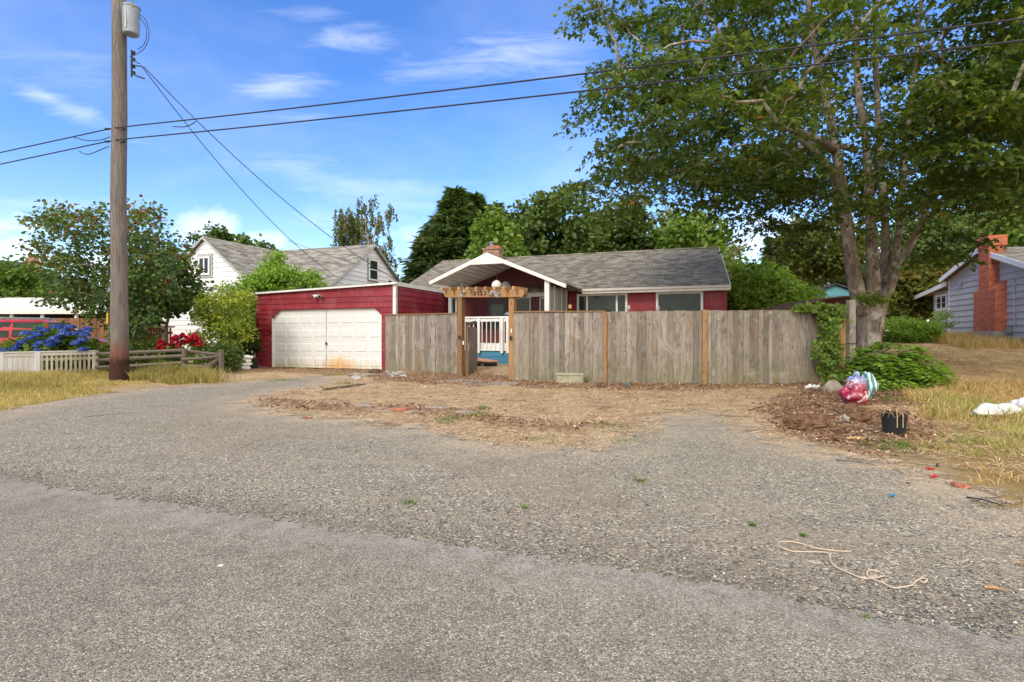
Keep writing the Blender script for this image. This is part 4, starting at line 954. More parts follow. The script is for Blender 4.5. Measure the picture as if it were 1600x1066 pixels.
# ------------------------------------------------------------------ foliage
def unit(v): return v / (np.linalg.norm(v, axis=1, keepdims=True) + 1e-9)
SHAPES = {
 'oval': (np.array([(0, 0, 0), (.5, .32, .06), (1, 0, -.05), (.5, -.32, .06)]), [(0, 1, 2), (0, 2, 3)]),
 'maple': (np.array([(0, 0, 0), (.38, .14, .02), (.30, .62, -.06), (.62, .30, .02), (1.05, 0, -.12), (.62, -.30, .02), (.30, -.62, -.06), (.38, -.14, .02)]),
           [(0, 1, 7), (0, 2, 1), (1, 3, 7), (3, 5, 7), (3, 4, 5), (0, 7, 6)]),
 'round': (np.array([(0, 0, 0), (.35, .42, .05), (.8, .3, 0), (1, 0, -.08), (.8, -.3, 0), (.35, -.42, .05)]), [(0, 1, 2), (0, 2, 3), (0, 3, 4), (0, 4, 5)]),
 'blade': (np.array([(0, 0, 0), (.45, .11, .03), (1, 0, -.06), (.45, -.11, .03)]), [(0, 1, 2), (0, 2, 3)]),
 'needle': (np.array([(0, .05, 0), (1, 0, -.05), (0, -.05, 0)]), [(0, 1, 2)]),
 'petal': (np.array([(-.5, -.5, 0), (.5, -.5, 0), (.5, .5, 0), (-.5, .5, 0)]), [(0, 1, 2), (0, 2, 3)]),
}
def leaf_mesh(name, C, A, N, S, shape, mat, parent, base, tint):
    """C centres, A length direction, N rough normal, S sizes"""
    tv, tf = SHAPES[shape]; tf = np.array(tf); n = len(C)
    A = unit(A); B = unit(np.cross(N, A)); Nn = np.cross(A, B)
    V = C[:, None, :] - np.array(base)[None, None, :] + S[:, None, None] * (tv[None, :, 0:1] * A[:, None, :] + tv[None, :, 1:2] * B[:, None, :] + tv[None, :, 2:3] * Nn[:, None, :])
    k = len(tv); T = tf[None, :, :] + (np.arange(n) * k)[:, None, None]
    return npmesh(name, V.reshape(-1, 3), T.reshape(-1, 3), MAT[mat] if isinstance(mat, str) else mat, parent, tint=np.repeat(np.clip(tint, 0, 1), len(tf)))
def spray(rs, centers, per, rad, size, droop=.35, flat=.45, nbias=1.0, clump_t=None, tvar=.16, t0=.45):
    """leaves round each cluster centre"""
    n = len(centers); cnt = rs.poisson(per, n) + 3; idx = np.repeat(np.arange(n), cnt); m = len(idx)
    d = unit(rs.randn(m, 3)); r = rs.rand(m) ** .45
    sc = rs.uniform(.7, 1.3, n)[idx]
    off = d * r[:, None] * rad * sc[:, None]; off[:, 2] *= flat
    out = off.copy(); off[:, 2] -= droop * rad * (off[:, 0] ** 2 + off[:, 1] ** 2) / (rad * rad)
    C = centers[idx] + off
    A = unit(out * np.array([1, 1, .4]) + rs.randn(m, 3) * rad * .45); A[:, 2] -= .35
    N = rs.randn(m, 3) * .55; N[:, 2] += nbias
    ct = (clump_t if clump_t is not None else rs.uniform(-.22, .22, n))[idx]
    t = t0 + ct + rs.randn(m) * tvar
    return C, A, N, size * rs.uniform(.6, 1.25, m), t
def crown_centers(rs, n, c, rad, low=.55, shell=.45, lump=.22, zmin=None, fr=3.2):
    d = unit(rs.randn(n * 3, 3)); ph = rs.rand(5) * 6.28; dirs = rs.randn(5, 3) * fr
    k = 1 + lump * sum(np.sin(d @ dirs[i] + ph[i]) for i in range(5)) / 2.2
    r = (shell + (1 - shell) * rs.rand(n * 3) ** .6) * k
    p = d * r[:, None]; p[:, 2] = np.where(p[:, 2] < 0, p[:, 2] * low, p[:, 2])
    P = np.array(c) + p * np.array(rad)
    if zmin is not None: P = P[P[:, 2] > zmin]
    return P[:n]
def grow(base, stems, targets, rs, r_tip=.012, r0=.05, mat='bark', parent=None, name='branches', wig=.12, maxr=.14, seg=5):
    """connect every target to the nearest point of the growing skeleton"""
    nodes = [Vector(p) for s in stems for p in s]; N = np.array([tuple(p) for p in nodes])
    order = np.argsort([min(np.linalg.norm(N - t, axis=1)) for t in targets]); m = MB(); b = Vector(base)
    for i in order:
        t = targets[i]; dd = np.linalg.norm(N - t, axis=1) + np.maximum(0, N[:, 2] - t[2]) * .8; j = int(np.argmin(dd)); a = N[j]; L = np.linalg.norm(t - a)
        if L < .15: continue
        k = 4; pts = []
        for q in range(k + 1):
            s = q / k; p = a * (1 - s) + t * s + np.array([0, 0, math.sin(s * math.pi) * L * .10]) + rs.randn(3) * wig * L * .3 * (0 if q in (0, k) else 1); pts.append(p)
        rr = min(maxr, r0 * .35 + L * .018)
        m.tube([Vector(p) - b for p in pts], [rr * (1 - .72 * q / k) for q in range(k + 1)], seg, False)
        N = np.vstack([N, np.array(pts[1:])])
    return m.build(name, MAT[mat], parent, smooth=True)
def stem_tube(m, pts, r, base, seg=10): m.tube([Vector(p) - Vector(base) for p in smooth_path(pts)], smooth_vals(r, len(pts)), seg, True)
def smooth_path(pts, k=4):
    P = [np.array(p, float) for p in pts]; out = []
    for i in range(len(P) - 1):
        p0 = P[max(i - 1, 0)]; p1 = P[i]; p2 = P[i + 1]; p3 = P[min(i + 2, len(P) - 1)]
        for q in range(k):
            t = q / k; out.append(.5 * ((2 * p1) + (-p0 + p2) * t + (2 * p0 - 5 * p1 + 4 * p2 - p3) * t * t + (-p0 + 3 * p1 - 3 * p2 + p3) * t ** 3))
    out.append(P[-1]); return [tuple(map(float, p)) for p in out]
def smooth_vals(r, n, k=4): return list(np.interp(np.linspace(0, n - 1, (n - 1) * k + 1), range(n), r))

def big_maple():
    rs = np.random.RandomState(3); D = 16.4; B = at(1357, 0, D); base = (B.x, D, gh(B.x, D) - .1)
    t = thing('maple_tree', 'large multi-stemmed maple with pale lichened bark beside the fence corner', 'tree', base)
    P = lambda px, py, d: tuple(at(px, py, d))
    m = MB()
    # bole
    bx = B.x
    stem_tube(m, [(bx, D, base[2]), (bx, D, base[2] + .35), P(1357, 530, D), P(1360, 500, D), P(1362, 478, D), P(1362, 462, D)], [.50, .40, .345, .37, .42, .34], base, 16)
    stems = []
    def stem(pts, r):
        stem_tube(m, pts, r, base, 10); stems.append(smooth_path(pts, 5)[4:])
    stem([P(1352, 490, D - .05), P(1338, 450, D - .15), P(1328, 390, D - .2), P(1316, 300, D - .3), P(1303, 215, D - .4), P(1288, 150, D - .5), P(1272, 70, D - .4), P(1258, -40, D - .2), P(1250, -160, D)], [.24, .215, .185, .15, .12, .10, .08, .06, .03])
    stem([P(1362, 485, D - .1), P(1364, 440, D - .2), P(1362, 380, D - .2), P(1358, 300, D - .2), P(1353, 220, D - .1), P(1342, 150, D), P(1338, 60, D), P(1340, -60, D), P(1345, -200, D)], [.24, .20, .16, .13, .11, .10, .08, .06, .03])
    stem([P(1372, 480, D + .1), P(1380, 430, D + .2), P(1384, 370, D + .3), P(1378, 280, D + .5), P(1372, 180, D + .6), P(1368, 60, D + .7), P(1375, -100, D + .8)], [.20, .14, .11, .10, .085, .07, .04])
    stem([P(1376, 480, D), P(1392, 425, D), P(1404, 370, D + .1), P(1410, 300, D + .2), P(1418, 210, D + .2), P(1428, 120, D + .3), P(1440, 0, D + .4), P(1450, -120, D + .6)], [.20, .13, .10, .085, .075, .065, .05, .02])
    stem([P(1380, 472, D - .1), P(1402, 425, D - .3), P(1424, 375, D - .6), P(1452, 340, D - 1.0), P(1490, 305, D - 1.5), P(1530, 280, D - 2.2)], [.16, .11, .085, .055, .045, .025])
    stem([P(1380, 465, D + .2), P(1405, 410, D + .4), P(1440, 350, D + .7), P(1462, 260, D + 1), P(1500, 160, D + 1.2), P(1550, 40, D + 1.6), P(1590, -80, D + 2)], [.18, .13, .095, .08, .065, .05, .02])
    stem([P(1330, 395, D), P(1310, 300, D + .8), P(1290, 260, D + 1.4), P(1240, 190, D + 2.2), P(1180, 110, D + 3), P(1120, 20, D + 3.5)], [.12, .11, .1, .08, .06, .03])
    stem([P(1303, 235, D - .4), P(1270, 215, D - .9), P(1200, 190, D - 1.2), P(1120, 160, D - 1.6), P(1040, 130, D - 2), P(970, 110, D - 2.1)], [.12, .1, .085, .07, .05, .02])
    stem([P(1316, 295, D - .3), P(1285, 250, D - .6), P(1230, 195, D - 1.0), P(1180, 120, D - 1.6), P(1130, 60, D - 2), P(1080, -20, D - 2.2)], [.12, .1, .09, .075, .05, .03])
    stem([P(1340, 235, D), P(1290, 225, D + .4), P(1230, 235, D + .6), P(1150, 250, D + .6), P(1060, 265, D + .3), P(980, 275, D)], [.10, .085, .07, .055, .04, .02])
    m.build('trunk', MAT['bark'], t, smooth=True)
    C = crown_centers(rs, 760, (10.8, 15.6, 7.4), (9.6, 7.0, 7.6), low=.5, shell=.36, lump=.16)
    # the side limbs reach further left; shape the crown to the photographed outline
    px = CX + F * C[:, 0] / C[:, 1]; py = HZ - F * (C[:, 2] - H) / C[:, 1]
    low = np.interp(px, [880, 930, 1000, 1060, 1130, 1190, 1250, 1330, 1420, 1500, 1600, 1700], [205, 232, 272, 280, 292, 315, 338, 325, 325, 312, 295, 300])
    left = np.interp(py, [-400, 0, 60, 120, 200, 260, 320], [935, 915, 914, 928, 936, 924, 965])
    keep = (py < low + rs.randn(len(C)) * 9) & (px > left + rs.randn(len(C)) * 9)
    keep &= ~((px > 1262) & (px < 1440) & (C[:, 1] < D + .4) & (C[:, 2] < 8.6) & (rs.rand(len(C)) < .87))      # open heart: the stems show
    keep &= ~((px > 1290) & (px < 1400) & (py > 330) & (C[:, 1] < D + 1.5))
    keep &= C[:, 1] > 8.3
    C = C[keep]
    extra = np.array([P(905, 292, 14.8), P(925, 285, 15), P(955, 268, 15), P(985, 330, 15.2), P(1000, 305, 15.2), P(1100, 315, 16), P(1150, 322, 16), P(1085, 300, 15.5), P(1195, 350, 16), P(1170, 335, 15.8),
                      P(1500, 370, 14), P(1475, 395, 14.2), P(1450, 400, 15.5), P(1590, 300, 12), P(1440, 280, 13), P(1500, 265, 12.5), P(1400, 235, 14.3), P(1385, 205, 14.3), P(1540, 240, 12), P(1585, 300, 11.5), P(1460, 225, 12.8), P(1390, 70, 13), P(1330, 200, 14.6), P(1590, 20, 12), P(1560, 60, 12.5), P(1520, 15, 13), P(1595, 110, 11.5), P(1550, 150, 12), P(1500, 100, 13), P(1480, 40, 14), P(1580, 190, 12), P(1525, 210, 12.6), P(1470, 150, 13.5), P(1600, -20, 12.5), P(1550, -10, 13), P(1585, 250, 12.4), P(1430, 200, 13), P(1600, 60, 14), P(1570, 120, 15), P(1620, 160, 14), P(1230, 380, 17.5), P(1290, 340, 17.8), P(1210, 350, 17.5)])
    C = np.vstack([C, extra])
    big = 1.0
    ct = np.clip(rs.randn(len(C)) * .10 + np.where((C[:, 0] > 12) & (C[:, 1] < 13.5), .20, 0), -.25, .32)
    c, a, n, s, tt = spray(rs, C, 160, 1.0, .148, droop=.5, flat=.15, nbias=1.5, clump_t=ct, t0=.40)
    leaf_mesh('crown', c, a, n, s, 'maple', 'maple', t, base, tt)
    grow(base, stems, C, rs, mat='bark', parent=t, r0=.05, maxr=.10)
    # moss cushion in the fork
    c = np.array([P(1345 + 5 * i, 462 + (i % 3) * 5, D - .42) for i in range(10)]); c, a, n, s, tt = spray(rs, c, 26, .2, .09, droop=.3, flat=.7, t0=.55); leaf_mesh('shoots', c, a, n, s, 'maple', 'yellow', t, base, tt - .25)
big_maple()

def broad(name, label, cat, px, D, pyb, rad, pcz, n, per, lr, ls, mat, seed, group=None, lobes=None, shape='round', low=.7, trunk=.18, z0=0., shell=.5, lump=.22, t0=.45, crad=None, flat=.7, bark='bark2', tv=.16, droop=.3):
    """px,D trunk; pcz = crown centre height in m"""
    rs = np.random.RandomState(seed); X = (px - CX) / F * D; base = (X, D, z0); t = thing(name, label, cat, base, group=group)
    C = crown_centers(rs, n, (X, D, pcz), rad, low, shell, lump, zmin=z0 + .15)
    if lobes:
        C = []
        for lx, ly, lw, lh in lobes:
            k = max(4, int(n * lw * lh / sum(a[2] * a[3] for a in lobes))); q = rs.randn(k, 3); q = q / np.linalg.norm(q, axis=1)[:, None] * rs.rand(k)[:, None] ** .4
            dd = D + q[:, 1] * rad[1]; C.append(np.stack([(lx + q[:, 0] * lw - CX) / F * dd, dd, H + (HZ - ly + q[:, 2] * lh) / F * dd], 1))
        C = np.vstack(C)
    m = MB(); top = pcz + rad[2] * .5; pts = [(X, D, z0 - .1), (X + rs.randn() * .1, D, z0 + (top - z0) * .35), (X + rs.randn() * .2, D + .1, z0 + (top - z0) * .7), (X, D, top)]
    stem_tube(m, pts, [trunk, trunk * .8, trunk * .5, trunk * .15], base, 8); m.build('trunk', MAT[bark], t, smooth=True)
    sub = C[rs.permutation(len(C))[:max(8, len(C) // 3)]]
    grow(base, [smooth_path(pts)[4:]], sub, rs, mat=bark, parent=t, r0=.03, maxr=trunk * .5, seg=4)
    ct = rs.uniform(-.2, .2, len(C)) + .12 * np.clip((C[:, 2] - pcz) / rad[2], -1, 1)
    c, a, nn, s, tt = spray(rs, C, per, lr, ls, droop=droop, flat=flat, nbias=.8, clump_t=ct, t0=t0, tvar=tv)
    leaf_mesh('crown', c, a, nn, s, shape, mat, t, base, tt); return t
def conifer(label, px, D, z1, r, seed, group, mat='conifer', z0=0, nb=150, dens=1.0, taper=1.0):
    rs = np.random.RandomState(seed); X = (px - CX) / F * D; base = (X, D, z0); t = thing('conifer_tree', label, 'tree', base, group=group)
    m = MB(); m.tube([(0, 0, -.1), (0, 0, (z1 - z0) * .97)], [r * .07, .02], 8); m.build('trunk', MAT['bark2'], t, smooth=True)
    Cs = []; As = []; Ts = []; br = MB()
    for i in range(nb):
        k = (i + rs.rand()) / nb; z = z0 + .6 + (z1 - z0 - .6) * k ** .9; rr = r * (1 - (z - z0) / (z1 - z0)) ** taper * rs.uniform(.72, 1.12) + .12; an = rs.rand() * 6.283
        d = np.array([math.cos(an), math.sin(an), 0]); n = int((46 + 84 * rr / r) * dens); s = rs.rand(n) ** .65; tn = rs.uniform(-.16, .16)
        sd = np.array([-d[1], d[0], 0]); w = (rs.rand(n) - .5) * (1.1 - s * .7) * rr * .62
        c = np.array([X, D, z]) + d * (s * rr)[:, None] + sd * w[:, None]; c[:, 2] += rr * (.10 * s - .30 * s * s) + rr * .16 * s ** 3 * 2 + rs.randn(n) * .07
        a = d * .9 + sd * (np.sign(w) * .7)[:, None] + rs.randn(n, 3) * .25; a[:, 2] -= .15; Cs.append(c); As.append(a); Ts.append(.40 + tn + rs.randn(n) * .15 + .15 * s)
        if i % 2 == 0: br.tube([(0, 0, z - z0), tuple(d * rr * .6 + np.array([0, 0, z - z0 - rr * .05]))], [.05, .015], 4, False)
    br.build('branches', MAT['bark2'], t)
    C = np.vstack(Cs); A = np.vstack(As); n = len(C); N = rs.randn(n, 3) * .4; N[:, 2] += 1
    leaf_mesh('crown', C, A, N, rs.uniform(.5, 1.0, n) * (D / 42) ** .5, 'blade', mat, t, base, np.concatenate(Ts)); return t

GB = 'trees behind the red house'
conifer('broad dark fir, tallest of the trees left of the small chimney', 712, 42, 12.3, 7.6, 21, GB, nb=380, taper=1.0)
conifer('dark fir just right of the tallest fir, left of the chimney', 741, 44, 12.5, 4.6, 22, GB, nb=200, taper=1.0)
conifer('low dark fir at the left foot of the fir group', 668, 40, 8.2, 3.6, 23, GB, nb=150, taper=.95)
conifer('slim far fir tip rising above the chimney', 774, 56, 14.6, 2.2, 24, GB, nb=110)
conifer('second slim far fir tip right of the chimney', 793, 56, 13.6, 2.0, 25, GB, nb=100)
broad('leafy_tree', 'light green rounded tree directly behind the small chimney', 'tree', 775, 36, 0, (1.75, 1.7, 3.3), 5.2, 120, 60, .8, .30, 'mid', 31, GB, t0=.6)
broad('leafy_tree', 'tall dark green rounded tree right of the chimney above the roof', 'tree', 862, 42, 0, (4.0, 3.4, 5.2), 6.6, 260, 62, 1.0, .34, 'deep', 32, GB, t0=.55)
broad('leafy_tree', 'dark green tree behind the middle of the red house roof', 'tree', 925, 44, 0, (3.6, 3.2, 5.0), 6.3, 220, 60, 1.0, .34, 'deep', 33, GB, t0=.42)
broad('leafy_tree', 'mid green tree between chimney tree and the tall dark tree', 'tree', 812, 45, 0, (2.6, 2.6, 4.4), 6.4, 150, 60, 1.0, .34, 'mid', 34, GB, t0=.35)
conifer('dark fir behind the right half of the red roof', 985, 44, 12.0, 3.6, 26, GB, nb=180, taper=.7)
conifer('smaller dark fir left of the pale airy tree', 950, 47, 11.5, 2.8, 27, GB, nb=120, taper=.8)
broad('leafy_tree', 'pale airy tree over the right end of the red roof', 'tree', 1036, 50, 0, (2.8, 2.6, 5.0), 7.4, 120, 42, 1.0, .32, 'willow', 35, GB, t0=.7)
broad('leafy_tree', 'fresh green pointed tree behind the roof ridge end', 'tree', 1092, 40, 0, (2.5, 2.4, 4.9), 5.9, 220, 62, .85, .30, 'mid', 36, GB, t0=.62)
broad('leafy_tree', 'fresh green smaller tree just left of the pointed tree', 'tree', 1058, 42, 0, (1.9, 1.9, 3.9), 5.3, 140, 60, .8, .30, 'mid', 37, GB, t0=.52)
broad('leafy_shrub', 'bright green rounded shrub tree right of the red house', 'shrub', 1200, 22.5, 0, (1.95, 1.6, 1.85), 2.35, 230, 76, .5, .19, 'light', 38, None, t0=.42, z0=.2, shape='oval', flat=.5)
broad('thin_tree', 'thin pale sapling at the right end of the red roof', 'tree', 1152, 30, 0, (.8, .8, 2.0), 4.0, 40, 24, .5, .2, 'willow', 39, None, t0=.7, trunk=.05)
conifer('dark fir behind the bright green shrub tree', 1212, 46, 9.4, 3.0, 28, GB, nb=130)
conifer('very dark conifer left of the teal house', 1262, 53, 10.0, 3.2, 29, GB, nb=150)
conifer('dark conifer between the teal house and the maple trunk', 1322, 54, 10.6, 3.8, 30, GB, nb=150)
broad('autumn_tree', 'tree with green and orange leaves behind the maple, left of its trunk', 'tree', 1290, 38, 0, (2.7, 2.4, 2.2), 6.9, 150, 56, .8, .26, 'orange', 41, GB, t0=.12)
broad('autumn_tree', 'orange-brown leaved tree low behind the maple, right of its trunk', 'tree', 1428, 38, 0, (2.3, 2, 2.2), 3.9, 170, 60, .7, .24, 'orange', 42, GB, t0=.28, z0=1)
broad('leafy_tree', 'dark leafy tree just left of the grey house roof', 'tree', 1455, 42, 0, (3.4, 3, 3.0), 7.0, 190, 60, 1.0, .3, 'deep', 43, GB, t0=.5, z0=1)
broad('leafy_tree', 'tall yellow-green tree behind the grey house chimney', 'tree', 1525, 46, 0, (4.4, 3, 4.2), 8.2, 220, 56, 1.1, .34, 'willow', 44, GB, t0=.75, z0=1)
broad('leafy_tree', 'mid green tree at the right edge behind the grey house', 'tree', 1610, 44, 0, (4.2, 3, 4.6), 8.4, 200, 60, 1.1, .34, 'mid', 45, GB, t0=.45, z0=1)
broad('leafy_tree', 'dark tree low behind the maple trunk', 'tree', 1392, 50, 0, (3.2, 2.6, 3.6), 4.8, 180, 60, 1.0, .32, 'deep', 46, GB, t0=.35, z0=1)
# left side
broad('lilac_tree', 'big dark green lilac tree behind the utility pole', 'tree', 178, 18.8, 0, (3.0, 1.6, 2.35), 3.0, 300, 34, .42, .125, 'lilac', 51, None, t0=.55, trunk=.09, bark='bark', flat=.8, droop=.2, lobes=[(88, 345, 36, 30), (125, 365, 40, 34), (150, 345, 26, 22), (225, 355, 34, 36), (200, 385, 50, 40), (256, 400, 32, 32), (110, 425, 58, 44), (190, 440, 70, 50), (250, 445, 40, 34), (65, 400, 16, 22), (150, 480, 40, 22), (215, 495, 36, 32), (205, 540, 26, 30), (100, 462, 46, 18), (52, 360, 8, 40)])
def extra_sprays(name, label, pts, mat, rad, per, ls, seed, cat='tree', shape='round', t0=.45, **k):
    pass
broad('leafy_tree', 'dark reddish-green tree between the lilac and the white house', 'tree', 258, 21, 0, (1.15, 1.1, 1.5), 3.1, 90, 40, .5, .17, 'lilac', 52, None, t0=.62, trunk=.07, bark='bark')
broad('yellow_shrub', 'yellow-green rounded shrub left of the garage', 'shrub', 348, 19.6, 0, (1.12, .9, 1.25), 1.42, 210, 48, .28, .10, 'yellow', 53, None, shape='oval', t0=.42, trunk=.05, low=.95, flat=.8, lobes=[(352, 468, 32, 18), (332, 500, 30, 26), (366, 512, 28, 26), (345, 545, 30, 18), (386, 478, 12, 26), (318, 478, 14, 18), (310, 530, 16, 20)])
broad('bright_shrub', 'tall bright green climbing shrub leaning over the garage roof corner', 'shrub', 440, 24.6, 0, (1.75, .9, 1.15), 3.2, 170, 56, .4, .16, 'bright', 54, None, shape='oval', t0=.5, trunk=.06)
broad('bright_shrub', 'pointed bright green shrub shoot in front of the white house roof', 'shrub', 428, 25.2, 0, (.55, .4, 2.0), 3.2, 80, 50, .35, .15, 'bright', 55, None, shape='oval', t0=.45, trunk=.05)
broad('bright_shrub', 'bright green shrub reaching up in front of the left white gable', 'shrub', 376, 23.4, 0, (.95, .7, 1.45), 2.0, 90, 46, .4, .15, 'bright', 56, None, shape='oval', t0=.42, trunk=.05)
broad('dark_shrub', 'dark green shrub low at the left corner of the garage', 'shrub', 352, 18.3, 0, (.5, .45, .55), .5, 70, 40, .24, .10, 'deep', 57, None, shape='oval', t0=.5, trunk=.03)
broad('dark_shrub', 'dark green shrub squeezed between the yellow shrub and the garage', 'shrub', 388, 21.6, 0, (.55, .5, 1.2), 1.2, 90, 46, .3, .12, 'deep', 58, None, shape='oval', t0=.5, trunk=.03)
broad('green_hedge', 'green shrubs in front of the carport at the left edge', 'shrub', -12, 34, 0, (3.6, 2, 2.6), 3.6, 150, 52, .8, .26, 'mid', 59, None, t0=.35)
broad('green_hedge', 'darker shrub in front of the far dark roof', 'shrub', 60, 36, 0, (2.4, 2, 2.4), 2.9, 110, 50, .7, .26, 'bright', 60, None, t0=.3)
for px, D, z1, lab in ((343, 38, 8.6, 'leafy treetop showing behind the left gable ridge'), (380, 38, 7.9, 'small rounded treetop above the white house ridge, in the middle of three'), (410, 40, 7.7, 'smallest treetop above the white house ridge')):
    broad('leafy_tree', lab, 'tree', px, D, 0, (.85, .8, 1.6), z1 - 1.4, 50, 44, .5, .26, 'deep' if px != 380 else 'mid', px, 'treetops behind the white house', t0=.45, trunk=.07)
broad('leafy_tree', 'thin leafy treetop left of the white house gable', 'tree', 318, 36, 0, (1.1, .8, 1.5), 6.7, 44, 30, .45, .2, 'deep', 64, 'treetops behind the white house', t0=.4, trunk=.07)
def willow():
    rs = np.random.RandomState(9); D = 36; X = (570 - CX) / F * D; base = (X, D, 0); t = thing('weeping_birch', 'tall thin weeping birch behind the right end of the white house', 'tree', base)
    P = lambda px, py, d=D: tuple(at(px, py, d)); m = MB(); stems = []
    for pts, r in (([(X, D, 0), P(574, 430), P(575, 380), P(571, 345), P(569, 314)], [.22, .18, .13, .07, .03]), ([P(575, 392), P(592, 352), P(606, 330)], [.09, .05, .02]), ([P(575, 405), P(550, 370), P(536, 335), P(531, 314)], [.08, .06, .04, .015]), ([P(575, 415), P(595, 388), P(610, 376)], [.07, .04, .02])):
        stem_tube(m, pts, r, base, 6); stems.append(smooth_path(pts))
    m.build('trunk', MAT['birch'], t, smooth=True)
    st = []
    for px, py, n, L in ((570, 312, 26, 1.0), (566, 322, 24, 1.3), (578, 340, 20, 1.5), (590, 345, 22, 1.1), (604, 326, 22, .9), (612, 326, 12, .5), (596, 350, 18, 1.0), (545, 335, 44, 2.6), (536, 335, 40, 2.4), (552, 345, 44, 2.4), (560, 360, 40, 2.0), (530, 350, 22, 2.2), (596, 385, 36, 1.5), (607, 374, 22, .9), (588, 395, 36, 1.6), (612, 396, 12, .8), (605, 400, 20, 1.0), (575, 350, 16, 1.6), (540, 380, 30, 1.6), (556, 385, 30, 1.4), (585, 360, 14, 1.0)):
        for _ in range(max(3, int(n * .30))): st.append((*(np.array(P(px, py)) + rs.randn(3) * [.35, .5, .22]), L * rs.uniform(.5, 1.1)))
    Cs = []
    tw = MB()
    for x, y, z, L in st:
        k = int(24 * L) + 6; s = np.linspace(0, 1, k); c = np.stack([x + rs.randn(k) * .05 + .1 * s * rs.randn(), y + rs.randn(k) * .05, z - s * L], 1); Cs.append(c)
        tw.tube([(x - X, y - D, z), (x - X, y - D, z - L)], [.008, .004], 3, False)
    tw.build('twigs', MAT['bark2'], t)
    C = np.vstack(Cs); n = len(C); A = rs.randn(n, 3) * .5; A[:, 2] -= 1; leaf_mesh('crown', C, A, rs.randn(n, 3), rs.uniform(.12, .24, n), 'oval', 'willow', t, base, .35 + rs.randn(n) * .2)
willow()

def frond_bush(name, label, c, rad, nf, L, seed, mat='bright', z0=0., leaf=.12, pairs=9, cat='shrub', t0=.45, up=.55):
    """arching fronds with paired leaflets"""
    rs = np.random.RandomState(seed); base = (c[0], c[1], z0); t = thing(name, label, cat, base); Cs = []; As = []; Ns = []; Ts = []; Ss = []; m = MB()
    for i in range(nf):
        an = rs.rand() * 6.283; q = rs.rand() ** .5; root = np.array([c[0] + math.cos(an) * q * rad[0] * .8, c[1] + math.sin(an) * q * rad[1] * .8, z0 + rad[2] * rs.uniform(.15, 1.0) * (1 - .55 * q * q)])
        dirn = np.array([math.cos(an) + rs.randn() * .4, math.sin(an) + rs.randn() * .4, 0]); dirn /= np.linalg.norm(dirn); l = L * rs.uniform(.6, 1.2); tn = rs.uniform(-.2, .25)
        s = np.linspace(.12, 1, pairs); pts = root + dirn * (s * l)[:, None]; pts[:, 2] += l * (up * s - (up + .25) * s * s)
        side = np.array([-dirn[1], dirn[0], 0]); m.tube([Vector(p) - Vector(base) for p in np.vstack([root[None], pts[::3]])], .006, 3, False)
        for sg in (-1, 1):
            Cs.append(pts + rs.randn(pairs, 3) * .006); a = side * sg * .95 + dirn * .45 + np.array([0, 0, -.22]) + rs.randn(pairs, 3) * .12; As.append(a); Ns.append(np.array([0, 0, 1.]) + rs.randn(pairs, 3) * .2)
            Ss.append(leaf * (1.15 - .6 * np.abs(s - .4)) * rs.uniform(.85, 1.15, pairs)); Ts.append(t0 + tn + rs.randn(pairs) * .1)
    m.build('stems', MAT['bark2'], t)
    leaf_mesh('leaves', np.vstack(Cs), np.vstack(As), np.vstack(Ns), np.concatenate(Ss), 'oval', mat, t, base, np.concatenate(Ts)); return t
p = gp(1400, 601); frond_bush('fern_shrub', 'bright green ferny shrub at the foot of the big maple', (9.2, 13.4), (.82, .65, 1.05), 150, .68, 71, z0=gh(9.2, 13.4), leaf=.19, pairs=8)
p = gp(1470, 606); frond_bush('fern_shrub', 'low darker weedy patch right of the ferny shrub', (10.2, 13.9), (.6, .4, .45), 90, .5, 72, 'mid', z0=gh(10.2, 13.9), leaf=.11, t0=.6)
frond_bush('weed_plant', 'low leafy weeds in front of the ferny shrub', (8.5, 12.35), (.55, .3, .25), 60, .3, 73, 'bright', z0=gh(8.5, 12.3), leaf=.11, pairs=5, t0=.55)
broad('rose_bush', 'rounded green rose bush beside the grey house corner', 'bush', 1424, 25.5, 0, (1.15, .9, .62), 1.42, 150, 46, .28, .11, 'bright', 74, None, shape='oval', t0=.5, z0=.88, trunk=.03, low=.9)
broad('rose_bush', 'leafy climber spray reaching across the grey house corner', 'bush', 1476, 26.5, 0, (.45, .4, .55), 2.0, 24, 26, .22, .09, 'bright', 75, None, shape='oval', t0=.5, z0=.9, trunk=.02)
broad('yellow_weeds', 'yellow-green tall weeds left of the rose bush', 'weeds', 1392, 26, 0, (.5, .4, .4), 1.25, 40, 30, .25, .1, 'yellow', 76, None, shape='oval', t0=.35, z0=.9, trunk=.01)

